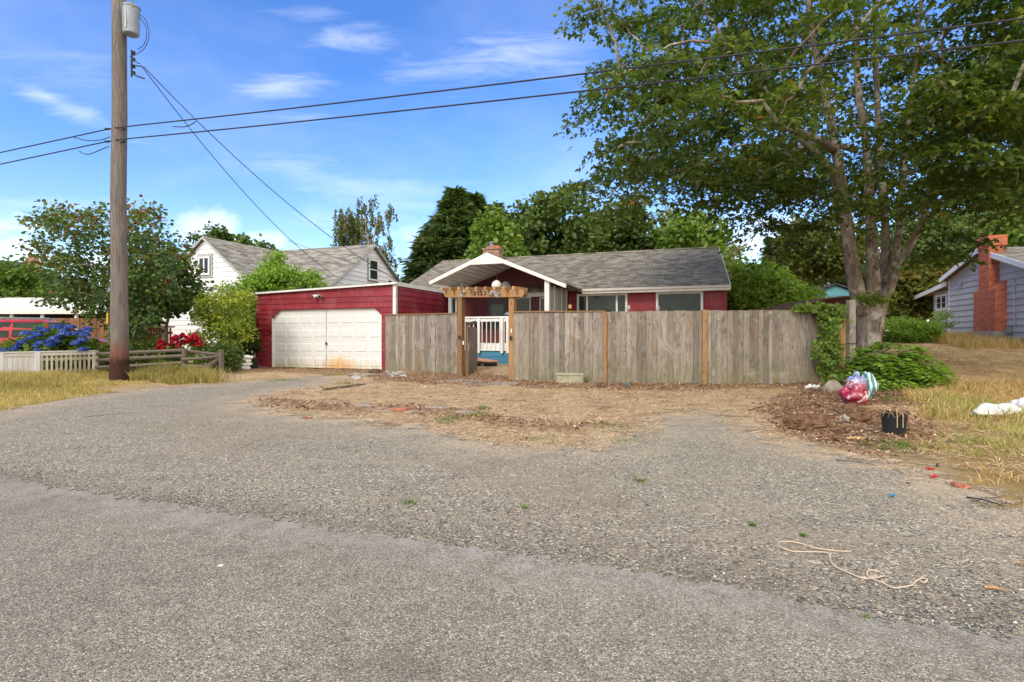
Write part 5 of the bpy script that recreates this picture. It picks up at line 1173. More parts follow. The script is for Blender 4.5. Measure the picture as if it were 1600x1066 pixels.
def ivy():
    rs = np.random.RandomState(5); base = (7.9, 13.85, 0); t = thing('ivy_vine', 'green ivy climbing over the fence beside the corner post', 'vine', base)
    Cs = []
    def patch(px0, px1, py0, py1, n, D=13.75, th=.12): Cs.append(np.stack([(rs.uniform(px0, px1, n) - CX) / F * D, D + rs.randn(n) * th, H + (HZ - rs.uniform(py0, py1, n)) / F * D], 1))
    patch(1278, 1316, 474, 500, 480); patch(1284, 1306, 496, 545, 430, 13.6); patch(1272, 1310, 530, 566, 300, 13.6); patch(1284, 1308, 560, 592, 210, 13.6); patch(1245, 1290, 474, 486, 170, 13.85); patch(1290, 1330, 585, 606, 160, 13.3); patch(1238, 1255, 478, 484, 40, 13.85)
    C = np.vstack(Cs); n = len(C); A = rs.randn(n, 3) * .6 + np.array([0, -.3, -.6]); N = rs.randn(n, 3) * .5 + np.array([0, -1, .5]); leaf_mesh('leaves', C, A, N, rs.uniform(.06, .13, n), 'round', 'mid', t, base, .55 + rs.randn(n) * .22)
    m = MB()
    for px in (1292, 1300, 1308): m.tube([Vector(at(px, 600, 13.7)) - Vector(base), Vector(at(px + 4, 540, 13.65)) - Vector(base), Vector(at(px - 3, 480, 13.8)) - Vector(base)], .012, 5)
    m.build('stem', MAT['bark2'], t)
ivy()
def hydrangea():
    rs = np.random.RandomState(6); D = 17.3; base = ((70 - CX) / F * D, D, .2); t = thing('hydrangea_bush', 'wide hydrangea with blue flower heads behind the white picket fence', 'shrub', base)
    C = crown_centers(rs, 150, ((72 - CX) / F * D, D, .75), (1.75, .7, .68), .8, .4, .12, zmin=.3); C = C[~((CX + F * C[:, 0] / C[:, 1] < 45) & (C[:, 2] > .95))]
    c, a, n, s, tt = spray(rs, C, 34, .26, .15, flat=.8, t0=.55); leaf_mesh('leaves', c, a, n, s, 'round', 'mid', t, base, tt)
    m = MB()
    for _ in range(14): x = rs.uniform(-1.4, 1.4); m.tube([(x, 0, 0), (x * 1.05, rs.uniform(-.3, .3), rs.uniform(.5, .9))], .012, 4)
    m.build('stems', MAT['bark2'], t)
    heads = [(22, 546), (8, 548), (35, 536), (48, 530), (60, 524), (72, 518), (62, 514), (86, 512), (95, 512), (100, 518), (112, 512), (118, 522), (108, 523), (125, 520), (132, 524), (136, 518), (92, 526), (84, 530), (100, 522), (128, 532), (122, 536), (64, 537), (58, 541), (76, 534), (108, 512), (88, 534), (40, 522), (30, 541), (118, 538), (132, 547), (60, 548), (52, 521), (134, 515), (80, 540)]
    for px, py in heads:
        d = D - .62 - (py - 525) * .004; p = np.array(at(px + rs.randn(), py, d)); k = 170; u = unit(rs.randn(k, 3)); u[:, 2] = np.abs(u[:, 2]) * .8 - .15; r = .115 * rs.uniform(.85, 1.2); cc = p + u * r
        leaf_mesh('flower_head', cc, rs.randn(k, 3), u + rs.randn(k, 3) * .25, np.full(k, .038), 'petal', 'flowerblue', t, base, .45 + rs.uniform(-.25, .15) + rs.randn(k) * .18)
hydrangea()
def geranium():
    rs = np.random.RandomState(7); D = 18.4
    for px, py, w_, lab in ((268, 537, .28, 'clump of red flowers left of the larger red clump behind the rail fence'), (302, 530, .5, 'larger clump of red flowers behind the rail fence, left of the yellow shrub')):
        P = at(px, py, D); base = (P.x, D, 0); t = thing('red_flowers', lab, 'flowers', base, group='red flowers behind the rail fence')
        C = np.array([[P.x, D, .5]]) + rs.randn(40, 3) * [w_, .2, .22]; c, a, n, s, tt = spray(rs, C, 16, .18, .1, t0=.5); leaf_mesh('leaves', c, a, n, s, 'round', 'mid', t, base, tt)
        C = np.array([[P.x, D - .3, P.z]]) + np.clip(rs.randn(26 if w_ > .3 else 12, 3), -1.3, 1.3) * [w_ * .62, .12, .10]; c, a, n, s, tt = spray(rs, C, 30, .11, .065, flat=.9, t0=.5); leaf_mesh('petals', c, a, n, s, 'petal', 'flowerred', t, base, tt)
geranium()
broad('green_bush', 'mixed green bushes low behind the split rail fence', 'bush', 215, 18.6, 0, (1.6, .5, .65), .65, 120, 36, .25, .1, 'deep', 77, None, t0=.75, trunk=.02, shape='oval')

# ------------------------------------------------------------------ left: picket fence, rail fence, car, brown fence
def picket():
    a = at(-60, 552, 14.3); b = at(148, 549, 17.0); d = Vector((b.x - a.x, b.y - a.y, 0)); L = d.length; yaw = math.atan2(d.y, d.x); zt = .75
    t = thing('picket_fence', 'low white picket fence with a flat cap in front of the hydrangea', 'fence', (a.x, a.y, 0), yaw); fr = Fr(a.x, a.y, math.degrees(yaw)); xm = fr.hx(57, 0)
    m = MB(); m.box(0, L, -.07, .07, zt, zt + .03); m.box(0, L, -.035, -.01, zt - .10, zt - .002); m.build('cap_rail', MAT['white'], t, bevel=.003)
    m = MB(); x = 0.
    while x < xm - .06: m.box(x + .004, x + .112, -.008, .01, .0, zt - .1, rf.random()); x += .116
    m.build('white_boards', MAT['white'], t, bevel=.003)
    m = MB(); x = xm + .1
    while x < L - .02: m.box(x, x + .055, -.008, .012, .0, zt - .1, rf.random()); x += .118
    m.build('pickets', MAT['cream'], t)
    for px, s in ((57, .12), (0, .1)): xx = fr.hx(px, 0); m = MB(); m.box(xx - s / 2, xx + s / 2, -s / 2 - .02, s / 2, 0, zt - .002); m.build('post', MAT['whiteclean'], t, bevel=.006)
    m = MB(); m.box(L - .01, L + .08, -.05, .05, 0, zt - .003); m.build('post', MAT['cream'], t, bevel=.004)
    m = MB(); m.box(xm, L, .014, .05, .08, .16); m.box(xm, L, .014, .05, .5, .58); m.build('back_rail', MAT['cream'], t)
picket()
def rails():
    t = thing('split_rail_fence', 'old sagging grey split rail fence left of the garage', 'fence', (-11.6, 17.2, 0)); b = Vector((-11.6, 17.2, 0))
    def rail(pts, w=.09): m = MB(); m.tube([at(*p) - b for p in pts], w * .5, 6); m.build('rail', MAT['greywood'], t)
    rail([(152, 553, 17), (200, 551, 17), (245, 549, 17.1), (290, 547, 17.2)], .11); rail([(285, 547, 17.25), (320, 552, 17.4), (345, 554, 17.5)], .1)
    rail([(152, 563, 17), (200, 560, 17), (290, 556, 17.2)], .12); rail([(150, 574, 17), (200, 572, 17), (250, 569, 17.1), (292, 566, 17.2)], .11)
    rail([(284, 562, 17.1), (315, 560, 17.2), (346, 557, 17.5)], .12); rail([(284, 572, 17), (320, 573, 17.1), (346, 566, 17.5)], .12)
    rail([(313, 580, 16.4), (330, 569, 17), (347, 559, 17.6)], .13)
    for px in (152, 288, 346):
        p = at(px, 0, 17.2); m = MB(); m.tube([(p.x - b.x, p.y - b.y, -.1), (p.x - b.x, p.y - b.y, .80)], [.09, .07], 7); m.build('post', MAT['greywood'], t)
rails()
def brown_fence():
    a, b = (-26., 23.6), tuple(at(172, 0, 23.6)[:2]); bs = (-20, 23.6, 0); t = thing('brown_fence', 'tall brown board fence behind the red car', 'fence', bs)
    plank_run([a, b], lambda X, Y: 1.98, t, bs, 'brownfence', .15)
    a, b = tuple(at(228, 0, 22.5)[:2]), tuple(at(268, 0, 22.5)[:2]); bs = (a[0], a[1], 0); t = thing('red_fence', 'small reddish slatted fence glimpsed behind the lilac, left of the red flowers', 'fence', bs)
    m = MB(); x = 0; L = b[0] - a[0]
    while x < L: m.box(x, x + .06, 0, .03, 0, 1.55, rf.random()); x += .12
    m.build('slats', m_plain('red_brown_slat', (.25, .06, .04), .8), t); m = MB(); m.box(0, L, .03, .08, 1.3, 1.4); m.box(-.1, L + .1, -.03, .07, 1.56, 1.62); m.build('rail', MAT['brownfence'], t)
brown_fence()
def car():
    P = at(66, 0, 20.0); yaw = R(30); t = thing('red_car', 'red hatchback parked behind the hydrangea, rear to the left', 'car', (P.x, P.y, .1), yaw)
    # stations along length x (rear -> front): half width, bottom, belt z, roof z, roof half width
    st = [(-2.15, .70, .45, .85, .90, .62), (-2.10, .86, .30, .98, 1.05, .72), (-1.95, .88, .28, 1.05, 1.22, .66), (-1.45, .90, .28, 1.08, 1.60, .60), (-.9, .90, .28, 1.06, 1.68, .60), (.1, .90, .28, 1.03, 1.68, .60), (.75, .90, .28, 1.0, 1.52, .60), (1.3, .89, .28, .98, 1.10, .66), (1.9, .86, .30, .88, .94, .66), (2.2, .74, .40, .70, .78, .60)]
    V = []; Fc = []
    for x, hw, zb, zm, zr, rw in st:
        sec = [(hw * .9, zb), (hw, (zb + zm) / 2), (hw * .97, zm), ((hw + rw) / 2 + .03, (zm + zr) / 2), (rw, zr - .03), (rw * .6, zr + .015), (-rw * .6, zr + .015), (-rw, zr - .03), (-(hw + rw) / 2 - .03, (zm + zr) / 2), (-hw * .97, zm), (-hw, (zb + zm) / 2), (-hw * .9, zb)]
        V += [(x, y, z) for y, z in sec]
    n = 12
    m = MB(); m.v = V
    for i in range(len(st) - 1):
        for k in range(n): k2 = (k + 1) % n; m.f.append([i * n + k, i * n + k2, (i + 1) * n + k2, (i + 1) * n + k]); m.t.append(.5)
    m.f.append(list(range(n))); m.f.append(list(range((len(st) - 1) * n, len(st) * n))); m.t += [.5, .5]
    body = m.build('body', MAT['carred'], t, smooth=True)
    def strip(name, pts, mt, par=t): q = MB(); q.face(pts); o = q.build(name, MAT[mt], par); sm = o.modifiers.new('s', 'SOLIDIFY'); sm.thickness = .012; sm.offset = 0; return o
    strip('rear_window', [(-1.97, -.60, 1.18), (-1.97, .60, 1.18), (-1.50, .55, 1.59), (-1.50, -.55, 1.59)], 'glass')
    strip('windshield', [(.80, -.58, 1.535), (.80, .58, 1.535), (1.36, .66, 1.09), (1.36, -.66, 1.09)], 'glass')
    for sg in (-1, 1):
        for x0, x1, xa, xb in ((-1.65, -.75, -1.35, -.72), (-.66, .2, -.66, .2), (.28, 1.15, .28, .72)):
            strip('side_window', [(x0, sg * .895, 1.10), (x1, sg * .895, 1.08), (xb, sg * .655, 1.60), (xa, sg * .655, 1.60)], 'glass')
        q = MB(); q.lump((-2.06, sg * .74, .98), (.1, .15, .14), 3, .05, flat=False); q.build('tail_light', m_plain('tail_light_red', (.5, .03, .03), .2), t, smooth=True)
        q = MB(); q.tube([(-1.3, sg * .58, 1.72), (-1.2, sg * .58, 1.76), (.3, sg * .58, 1.75), (.45, sg * .58, 1.69)], .018, 6); q.build('roof_rail', MAT['metal'], t)
        q = MB(); q.lump((.95, sg * 1.0, 1.08), (.08, .12, .08), 2, .05, flat=False); q.build('mirror', MAT['carred'], t, smooth=True)
        for x in (-1.35, 1.35):
            q = MB(); q.tube([(x, sg * .72, .32), (x, sg * .90, .32)], .32, 22); wh = q.build('wheel', MAT['rubber'], t)
            q = MB(); q.tube([(x, sg * .895, .32), (x, sg * .915, .32)], .2, 14); q.build('rim', MAT['metal'], wh)
    q = MB(); q.box(-2.17, -2.14, -.26, .26, .72, .86); q.build('number_plate', MAT['whiteclean'], t)
    q = MB(); q.box(-1.62, -1.40, -.58, .58, 1.66, 1.69); q.build('spoiler', MAT['carred'], t)
car()

# ------------------------------------------------------------------ utility pole and wires
PX, PY = (186 - CX) / F * 14.6, 14.6
def pole():
    t = thing('utility_pole', 'tall weathered wooden utility pole with dark tarred foot in front of the lilac tree', 'pole', (PX, PY, 0))
    mm, g = mat('pole_wood'); p = wpos(g); z = g.n('ShaderNodeSeparateXYZ', {0: p}).outputs[2]
    gr = g.noise(g.mapping(p, (16, 16, .7)), 3, 7, .72, Distortion=.6); col = g.ramp(gr, [(.3, (.07, .06, .052)), (.52, (.185, .16, .145)), (.72, (.31, .28, .255))])
    vs = g.n('ShaderNodeTexVoronoi', {'Vector': g.mapping(p, (3, 3, 1.2)), 'Scale': 2.0}).outputs['Distance']; col = g.mix(g.mapr(vs, .05, .10, .7, 0), col, (.06, .045, .035))
    k = g.m('ADD', z, g.m('MULTIPLY', g.m('SUBTRACT', g.noise(g.mapping(p, (5, 5, 2)), 2, 5, .7), .5), .5))
    col = g.mix(g.mapr(k, 1.25, .75, 0, .75), col, (.17, .055, .03)); col = g.mix(g.mapr(k, .72, .55, 0, .9), col, (.045, .02, .016))
    finish(g, col, .9, gr, .02, .9, 0, .2)
    m = MB(); zs = [-.3, 0, 1, 3, 5, 7, 9, 11.2]; m.tube([(.02 * math.sin(z), 0, z) for z in zs], [.235, .23, .208, .19, .182, .175, .168, .16], 22); m.build('shaft', mm, t, smooth=True)
    tx, tz0, tz1 = at(203.5, 0, 14.45).x - PX, at(0, 54, 14.45).z, at(0, 12, 14.45).z
    m = MB(); m.lathe((tx, -.12, tz0), [(.16, 0), (.185, .02), (.19, .06), (.205, tz1 - tz0 - .02), (.222, tz1 - tz0), (.222, tz1 - tz0 + .03), (.17, tz1 - tz0 + .07), (.05, tz1 - tz0 + .10)], 24); tr = m.build('transformer', MAT['metal'], t, smooth=False, bevel=.004)
    m = MB(); m.box(tx - .02, tx + .02, -.335, -.30, tz0 + .1, tz1); m.build('nameplate_rib', MAT['greypanel'], tr)
    m = MB(); m.box(.05, tx, -.06, .04, tz0 + .15, tz0 + .22); m.box(.05, tx, -.06, .04, tz1 - .12, tz1 - .05); m.build('bracket', MAT['metal'], t)
    m = MB(); m.tube([(tx + .14, -.25, tz1 - .05), (tx + .14, -.27, tz1 + .12)], [.03, .02], 8); m.build('bushing', MAT['stone'], tr)
    rx = at(206, 0, 14.5).x - PX; zr0, zr1 = at(0, 118, 14.5).z, at(0, 76, 14.5).z
    m = MB(); m.box(rx - .07, rx - .045, -.05, .0, zr0, zr1); m.build('insulator_rack', MAT['black'], t)
    for i in range(4): z = zr0 + (zr1 - zr0) * (i + .3) / 4; m = MB(); m.lathe((rx, -.03, z), [(.02, 0), (.05, .01), (.035, .04), (.05, .07), (.02, .09)], 10); m.build('insulator', MAT['black'], t)
    for zz in (6.66, 6.33):
        for sx in (-1, 1): m = MB(); m.tube([(sx * .17, -.12, zz), (sx * .27, -.14, zz)], .03, 6); m.build('clamp', MAT['black'], t)
    b = Vector((PX, PY, 0))
    def loop(pts, r=.012): m = MB(); m.tube([Vector(p) - b for p in smooth_path([tuple(at(*q)) for q in pts])], r, 5); m.build('jumper_wire', MAT['wire'], t)
    loop([(217, 22, 14.4), (228, 32, 14.3), (233, 55, 14.3), (226, 75, 14.3), (214, 84, 14.4), (207, 88, 14.45)], .009); loop([(218, 26, 14.4), (229, 45, 14.3), (226, 68, 14.3), (215, 77, 14.35)], .009)
    loop([(205, 112, 14.5), (212, 118, 14.3), (220, 121, 14.2), (226, 123, 14.2)], .02)
    loop([(203, 88, 14.5), (211, 96, 14.4), (219, 100, 14.3)], .012); loop([(204, 100, 14.5), (213, 103, 14.4), (222, 104, 14.3)], .016)
    loop([(172, 214, 14.65), (160, 218, 14.8), (146, 220, 15.), (132, 219, 15.1), (124, 217, 15.2), (116, 215, 15.25)], .012); loop([(170, 229, 14.65), (155, 235, 14.8), (140, 241, 14.9), (130, 240, 15), (124, 236, 15.1)], .012)
    loop([(270, 198, 13.6), (285, 198.5, 13.5), (296, 196, 13.4), (306, 190, 13.3)], .012); 
    m = MB(); m.box(-.245, -.215, -.12, .0, 1.55, 1.82); m.build('yellow_tag', m_plain('yellow_tag', (.6, .45, .08), .6), t)
pole()
def wire(name, label, pts, r, k=6, group=None):
    pts = [Vector(p) for p in pts]; b = pts[0]; m = MB(); m.tube([Vector(p) - b for p in smooth_path([tuple(p) for p in pts], k)], r, 6); o = m.build(name, MAT['wire']); o.location = b; tag(o, label, 'wire', group)
u_ = (math.cos(R(-19.7)), math.sin(R(-19.7)))
def street(z0, lo, lz, side):
    pts = []
    for s in (-70, -40, -20, -10, -5.06, -2, -.3): pts.append((PX + side * .2 + u_[0] * s, PY - .16 + u_[1] * s, z0 + (lz / 5.06) * s * (1 if s > -11 else .75)))
    for s in (.5, 3, 6, 12, 19, 26, 34, 45, 60): pts.append((PX + side * .2 + u_[0] * s, PY - .16 + u_[1] * s, z0 - .0538 * s + lo * s * s))
    return pts
wire('power_line', 'upper of the two thick power lines running along the street', street(6.68, .00054, .12, 0), .016, group='street power lines')
wire('power_line', 'lower of the two thick power lines running along the street', street(6.36, .00054, .14, 0), .016, group='street power lines')
def drop(name, label, a, b, sag, r=.011):
    a = Vector(a); b = Vector(b); pts = [a.lerp(b, k / 8) - Vector((0, 0, sag * 4 * (k / 8) * (1 - k / 8))) for k in range(9)]; wire(name, label, pts, r, 3)
drop('service_wire', 'thin service wire dropping from the pole to the left part of the garage roof', at(221, 103, 14.3), at(528, 434, 24), .55)
drop('service_wire', 'thin service wire dropping from the pole to the right corner of the garage', at(224, 104, 14.3), at(615, 435, 19.7), .45)
drop('service_wire', 'faint thin wire running down across the white house roof', at(450, 376, 20), at(600, 425, 19.9), .05, .008)
# ------------------------------------------------------------------ grasses and litter
def blades(name, label, cat, X, Y, hgt, wid, mat, tint, rs, lean=.5, kind='stuff'):
    n = len(X); Z = height(X, Y) - .01; an = rs.rand(n) * 6.283; ld = rs.rand(n) * 6.283; l = lean * rs.uniform(.1, 1, n) * hgt
    c, s = np.cos(an) * wid, np.sin(an) * wid; lx, ly = np.cos(ld) * l, np.sin(ld) * l
    V = np.zeros((n, 5, 3)); V[:, 0] = np.stack([X - c, Y - s, Z], 1); V[:, 1] = np.stack([X + c, Y + s, Z], 1)
    V[:, 2] = np.stack([X + c * .7 + lx * .35, Y + s * .7 + ly * .35, Z + hgt * .6], 1); V[:, 3] = np.stack([X - c * .7 + lx * .35, Y - s * .7 + ly * .35, Z + hgt * .6], 1); V[:, 4] = np.stack([X + lx, Y + ly, Z + hgt * .95], 1)
    T = np.array([(0, 1, 2), (0, 2, 3), (3, 2, 4)])[None] + (np.arange(n) * 5)[:, None, None]
    o = npmesh(name, V.reshape(-1, 3), T.reshape(-1, 3), MAT[mat], tint=np.repeat(np.clip(tint, 0, 1), 3)); return tag(o, label, cat, kind=kind)
def flakes(name, label, cat, X, Y, L, Wd, mat, tint, rs, tilt=.35, z=.012, kind='stuff', thick=0.):
    n = len(X); C = np.stack([X, Y, height(X, Y) + z + rs.rand(n) * .012], 1); an = rs.rand(n) * 6.283
    A = np.stack([np.cos(an), np.sin(an), rs.randn(n) * tilt], 1); A = unit(A); N = rs.randn(n, 3) * tilt; N[:, 2] += 1; B = unit(np.cross(N, A)); Nn = np.cross(A, B)
    q = np.array([(-.5, -.5, 0), (.5, -.35, 0), (.45, .5, 0), (-.4, .4, 0)])
    V = C[:, None] + q[None, :, 0:1] * (A * L[:, None])[:, None] + q[None, :, 1:2] * (B * Wd[:, None])[:, None]
    if thick:
        V2 = V + (Nn * (Wd * thick)[:, None])[:, None]; V = np.concatenate([V, V2], 1); f = np.array([(0, 1, 2, 3), (4, 5, 6, 7), (0, 1, 5, 4), (1, 2, 6, 5), (2, 3, 7, 6), (3, 0, 4, 7)])
    else: f = np.array([(0, 1, 2, 3)])
    T = f[None] + (np.arange(n) * V.shape[1])[:, None, None]
    o = npmesh(name, V.reshape(-1, 3), T.reshape(-1, 4), MAT[mat], tint=np.repeat(np.clip(tint, 0, 1), len(f))); return tag(o, label, cat, kind=kind)
def pebbles(name, label, X, Y, S, tint, rs, dz=.006):
    n = len(X); oc = np.array([(1, 0, 0), (0, 1, 0), (-1, 0, 0), (0, -1, 0), (0, 0, .75), (0, 0, -.4)]); f = np.array([(0, 1, 4), (1, 2, 4), (2, 3, 4), (3, 0, 4), (1, 0, 5), (2, 1, 5), (3, 2, 5), (0, 3, 5)])
    an = rs.rand(n) * 6.283; c, s = np.cos(an), np.sin(an); P = oc[None] * (S[:, None, None] * rs.uniform(.55, 1.25, (n, 6, 3))); x = P[..., 0] * c[:, None] - P[..., 1] * s[:, None] * .75; y = P[..., 0] * s[:, None] + P[..., 1] * c[:, None] * .75
    V = np.stack([X[:, None] + x, Y[:, None] + y, height(X, Y)[:, None] + dz + P[..., 2] * .7], 2); T = f[None] + (np.arange(n) * 6)[:, None, None]
    o = npmesh(name, V.reshape(-1, 3), T.reshape(-1, 3), MAT['pebble'], tint=np.repeat(np.clip(tint, 0, 1), 8)); return tag(o, label, 'gravel', kind='stuff')
def in_view(X, Y, m=.05): return (np.abs(X / Y) < .93 + m) & (Y > 1.7)

rs = np.random.RandomState(77)
# dry grass on the right
def rnd(n, x0, x1, y0, y1): return rs.uniform(x0, x1, n), rs.uniform(y0, y1, n)
X, Y = rnd(380000, 3.4, 26, 2.2, 24); m = in_view(X, Y, .5)
edge = (X - 3.7 - .66 * (Y - 4.8)) * 1.2 + (vnoise(X, Y, 1.2, 9) - .5) * 2.2
clump = vnoise(X, Y, 2.6, 10); m &= ~((Y > 10.6) & (X / Y < .645)); m &= (edge > 0) & (clump > .40 - .12 * np.clip(edge, 0, 2)) & (sdf(X, Y, MULCH) < .15) & (sdf(X, Y, GRAVEL) < .05)
lawn_ = (Y > 13.6); m &= ~(lawn_ & (rs.rand(len(X)) < .72)) & (rs.rand(len(X)) < np.clip(1.5 - Y / 18, .2, 1))
X, Y, clump = X[m], Y[m], clump[m]
h_ = np.where(Y > 13.6, rs.uniform(.03, .09, len(X)), rs.uniform(.03, .24, len(X)) * (.25 + 1.1 * clump * sstep(Y, 3, 8))); gt_ = vnoise(X, Y, .7, 12)
blades('dry_grass', 'tall dry straw-coloured grass on the right side of the yard', 'grass', X, Y, h_, .0035 + .0003 * Y, 'dry', np.where(rs.rand(len(X)) < np.clip((gt_ - .45) * 2.2, 0, .7), 1., rs.rand(len(X)) * .82), rs, 1.5)
# longer fringe by the grey house
X, Y = rnd(22000, 17, 28, 22, 31.5); fr = NF; lx = (X - fr.o[0]) * fr.u[0] + (Y - fr.o[1]) * fr.u[1]; m = in_view(X, Y) & (lx < -.05) & (lx > -3.2)
X, Y = X[m], Y[m]; blades('dry_grass', 'dry grass fringe along the foot of the grey house', 'grass', X, Y, rs.uniform(.15, .5, len(X)), .009, 'dry', rs.rand(len(X)), rs, .6)
# left bank
X, Y = rnd(150000, -22, -6.6, 8, 18.5); m = in_view(X, Y, .1); sg = sdf(X, Y, GRAVEL); d_ = -X - .35 * (Y - 12) - 8.9 + (vnoise(X, Y, 1.1, 14) - .5) * 1.6
m &= (sg < .05) & (d_ > 0) & (Y < 17.6)
X, Y = X[m], Y[m]; bh = .10 + .20 * sstep(-X, 10.5, 13.5) * sstep(Y, 10.5, 12.5) * (1 - .5 * sstep(Y, 14.5, 16.3))
blades('bank_grass', 'tall yellow-green uncut grass along the left roadside', 'grass', X, Y, rs.uniform(.35, 1.1, len(X)) * bh * (.6 + .8 * vnoise(X, Y, 1.8, 15)), .006, 'bank', rs.rand(len(X)) * .6 + .5 * vnoise(X, Y, .8, 16), rs, .9)
# strip by the rail fence
X, Y = rnd(26000, -10.4, -7.0, 14.2, 17.6); m = (sdf(X, Y, GRAVEL) < -.1); px = CX + F * X / Y; m &= (px > 205) & (px < 318 + 20 * rs.randn(len(X))) & (Y < 16.8)
X, Y = X[m], Y[m]; blades('bank_grass', 'dry yellow grass under the split rail fence', 'grass', X, Y, rs.uniform(.08, .42, len(X)) * (.4 + vnoise(X, Y, 2, 17)), .006, 'bank', rs.rand(len(X)) * .7, rs, .8)
# sparse short grass in gravel and green tufts
tuf = [(520, 586, .35, 40), (440, 594, .5, 60), (540, 600, .2, 30), (700, 655, .25, 50), (745, 652, .2, 40), (690, 640, .15, 30), (755, 640, .12, 30), (1385, 700, .2, 45), (1415, 698, .2, 40), (1390, 625, .3, 40), (1520, 690, .3, 45), (1460, 640, .4, 45), (975, 690, .2, 10), (1000, 753, .05, 16), (640, 788, .05, 12), (820, 795, .03, 8), (1255, 840, .015, 14), (1175, 823, .015, 10), (1352, 969, .012, 8), (960, 668, .4, 20), (860, 690, .6, 40), (1060, 700, .7, 20), (560, 700, .3, 8), (380, 690, .8, 14), (300, 665, .8, 20)]
XX_, YY_, HH_ = [], [], []
for px, py, sp, n in tuf:
    p = gp(px, py); k = n * 6; XX_.append(p.x + rs.randn(k) * sp * .5); YY_.append(p.y + rs.randn(k) * sp * .5); HH_.append(rs.uniform(.015, .05, k) * (.6 + min(p.y / 9, 1)))
X, Y, h_ = map(np.concatenate, (XX_, YY_, HH_)); blades('green_weeds', 'scattered short green weeds in the gravel and dirt', 'weeds', X, Y, h_, .004, 'green', rs.rand(len(X)), rs, .9)
# straw on the dirt patch
X, Y = rnd(150000, -6.5, 9.5, 4.6, 15.6); sg = sdf(X, Y, GRAVEL); m = in_view(X, Y) & (sg < .25 + .5 * (vnoise(X, Y, 3, 20) - .3)) & (Y < 15.2) & (vnoise(X, Y, 1.7, 21) > .22) & (rs.rand(len(X)) < .25 + .55 * vnoise(X, Y, 1.1, 33)); m &= ~((sdf(X, Y, MULCH) > 0) & (rs.rand(len(X)) < .6))
X, Y = X[m], Y[m]; flakes('straw_litter', 'dry straw and dead grass lying on the dirt patch', 'straw', X, Y, rs.uniform(.04, .13, len(X)), rs.uniform(.004, .009, len(X)), 'straw', .3 + rs.rand(len(X)) * .7, rs, .2)
X, Y = rnd(60000, -4.8, 9.5, 5, 17); m = ((sdf(X, Y, EDGESOIL) > 0) | (sdf(X, Y, MULCH) > -.1) | (sdf(X, Y, FENCEMULCH) > -.1) | ((sdf(X, Y, GRAVEL) < -.2) & (rs.rand(len(X)) < .06))) & in_view(X, Y) & (Y < 16.2)
m &= (rs.rand(len(X)) < .35 + .5 * vnoise(X, Y, 2.5, 31)); X, Y = X[m], Y[m]; flakes('bark_litter', 'reddish-brown bark chips and dead leaves on the bare soil', 'bark chips', X, Y, rs.uniform(.015, .07, len(X)), rs.uniform(.012, .03, len(X)), 'chip', rs.rand(len(X)) ** 1.4, rs, .5)
X, Y = rnd(9000, -11, -3.9, 16.6, 21.2); lx = (X + 4.12) * HF.u[0] + (Y - 19.49) * HF.u[1]; ly = (X + 4.12) * HF.v[0] + (Y - 19.49) * HF.v[1]; m = (ly < -.05) & (ly > -2.2) & (lx > -7) & (lx < 1.) & (rs.rand(len(X)) < np.exp(ly * .9))
X, Y = X[m], Y[m]; flakes('leaf_litter', 'brown leaf litter on the apron before the garage door', 'leaf litter', X, Y, rs.uniform(.02, .07, len(X)), rs.uniform(.01, .03, len(X)), 'chip', rs.rand(len(X)), rs, .4)
# loose stones: dense along the road edge, sparser on the drive
n = 110000; Y0 = rs.uniform(1.9, 9.5, n) ** 1.0; X = rs.uniform(-.98, .98, n) * Y0; Y = Y0; rd = -road_sd(X, Y); sg = sdf(X, Y, GRAVEL)
pr = np.where(rd > -.02, np.clip(np.exp(-rd / .55) * .95 + .13, 0, 1), np.exp(rd / .13) * .22) * np.clip(1.2 - Y / 12, .2, 1) * (.5 + vnoise(X, Y, 1.4, 22)); m = (rs.rand(n) < pr) & (sg > -.3)
X, Y, rd = X[m], Y[m], rd[m]; pebbles('loose_gravel', 'loose mixed grey stones along the ragged road edge', X, Y, rs.uniform(.0035, .0105, len(X)) * rs.uniform(.7, 1.3, len(X)), rs.rand(len(X)) ** 1.25, rs, .010)
n = 16000; Y = rs.uniform(1.8, 5, n); X = rs.uniform(-.98, .98, n) * Y; m = road_sd(X, Y) > 0; X, Y = X[m][:2600], Y[m][:2600]; pebbles('loose_gravel', 'few small stones strewn over the asphalt road', X, Y, rs.uniform(.0015, .0042, len(X)), rs.rand(len(X)), rs, .014)
# dry twigs
def stick(px0, py0, px1, py1, r, label, mt='greywood', name='stick', cat='stick', z=.02, bend=.02):
    a, b = gp(px0, py0), gp(px1, py1); a.z = gh(a.x, a.y) + z; b.z = gh(b.x, b.y) + z; c = (a + b) / 2 + Vector((bend, bend, .006)); m = MB(); m.tube([(0, 0, 0), c - a, b - a], [r, r * .8, r * .4], 6); o = m.build(name, MAT[mt]); o.location = a; tag(o, label, cat)
stick(1440, 701, 1488, 688, .014, 'pale dead stick lying in the dry grass below the black bucket'); stick(1322, 689, 1352, 690, .02, 'short pale stick on the bark chips left of the black bucket', 'cedargrey'); stick(1306, 721, 1372, 731, .006, 'thin dark twig on the gravel below the bark chips', 'greywood', z=.015); stick(1510, 780, 1572, 795, .006, 'long thin dark twig on the gravel at the right', 'rubber', z=.015)
stick(1170, 645, 1206, 634, .008, 'thin dark twig on the straw left of the soil mounds', 'rubber'); stick(1538, 922, 1570, 927, .009, 'short pale wood splinter on the gravel near the right edge', 'cedargrey', 'wood_splinter', 'splinter', .014, .0); stick(1585, 883, 1610, 894, .006, 'pale straw-like stick at the right edge of the picture', 'cedargrey', z=.014)
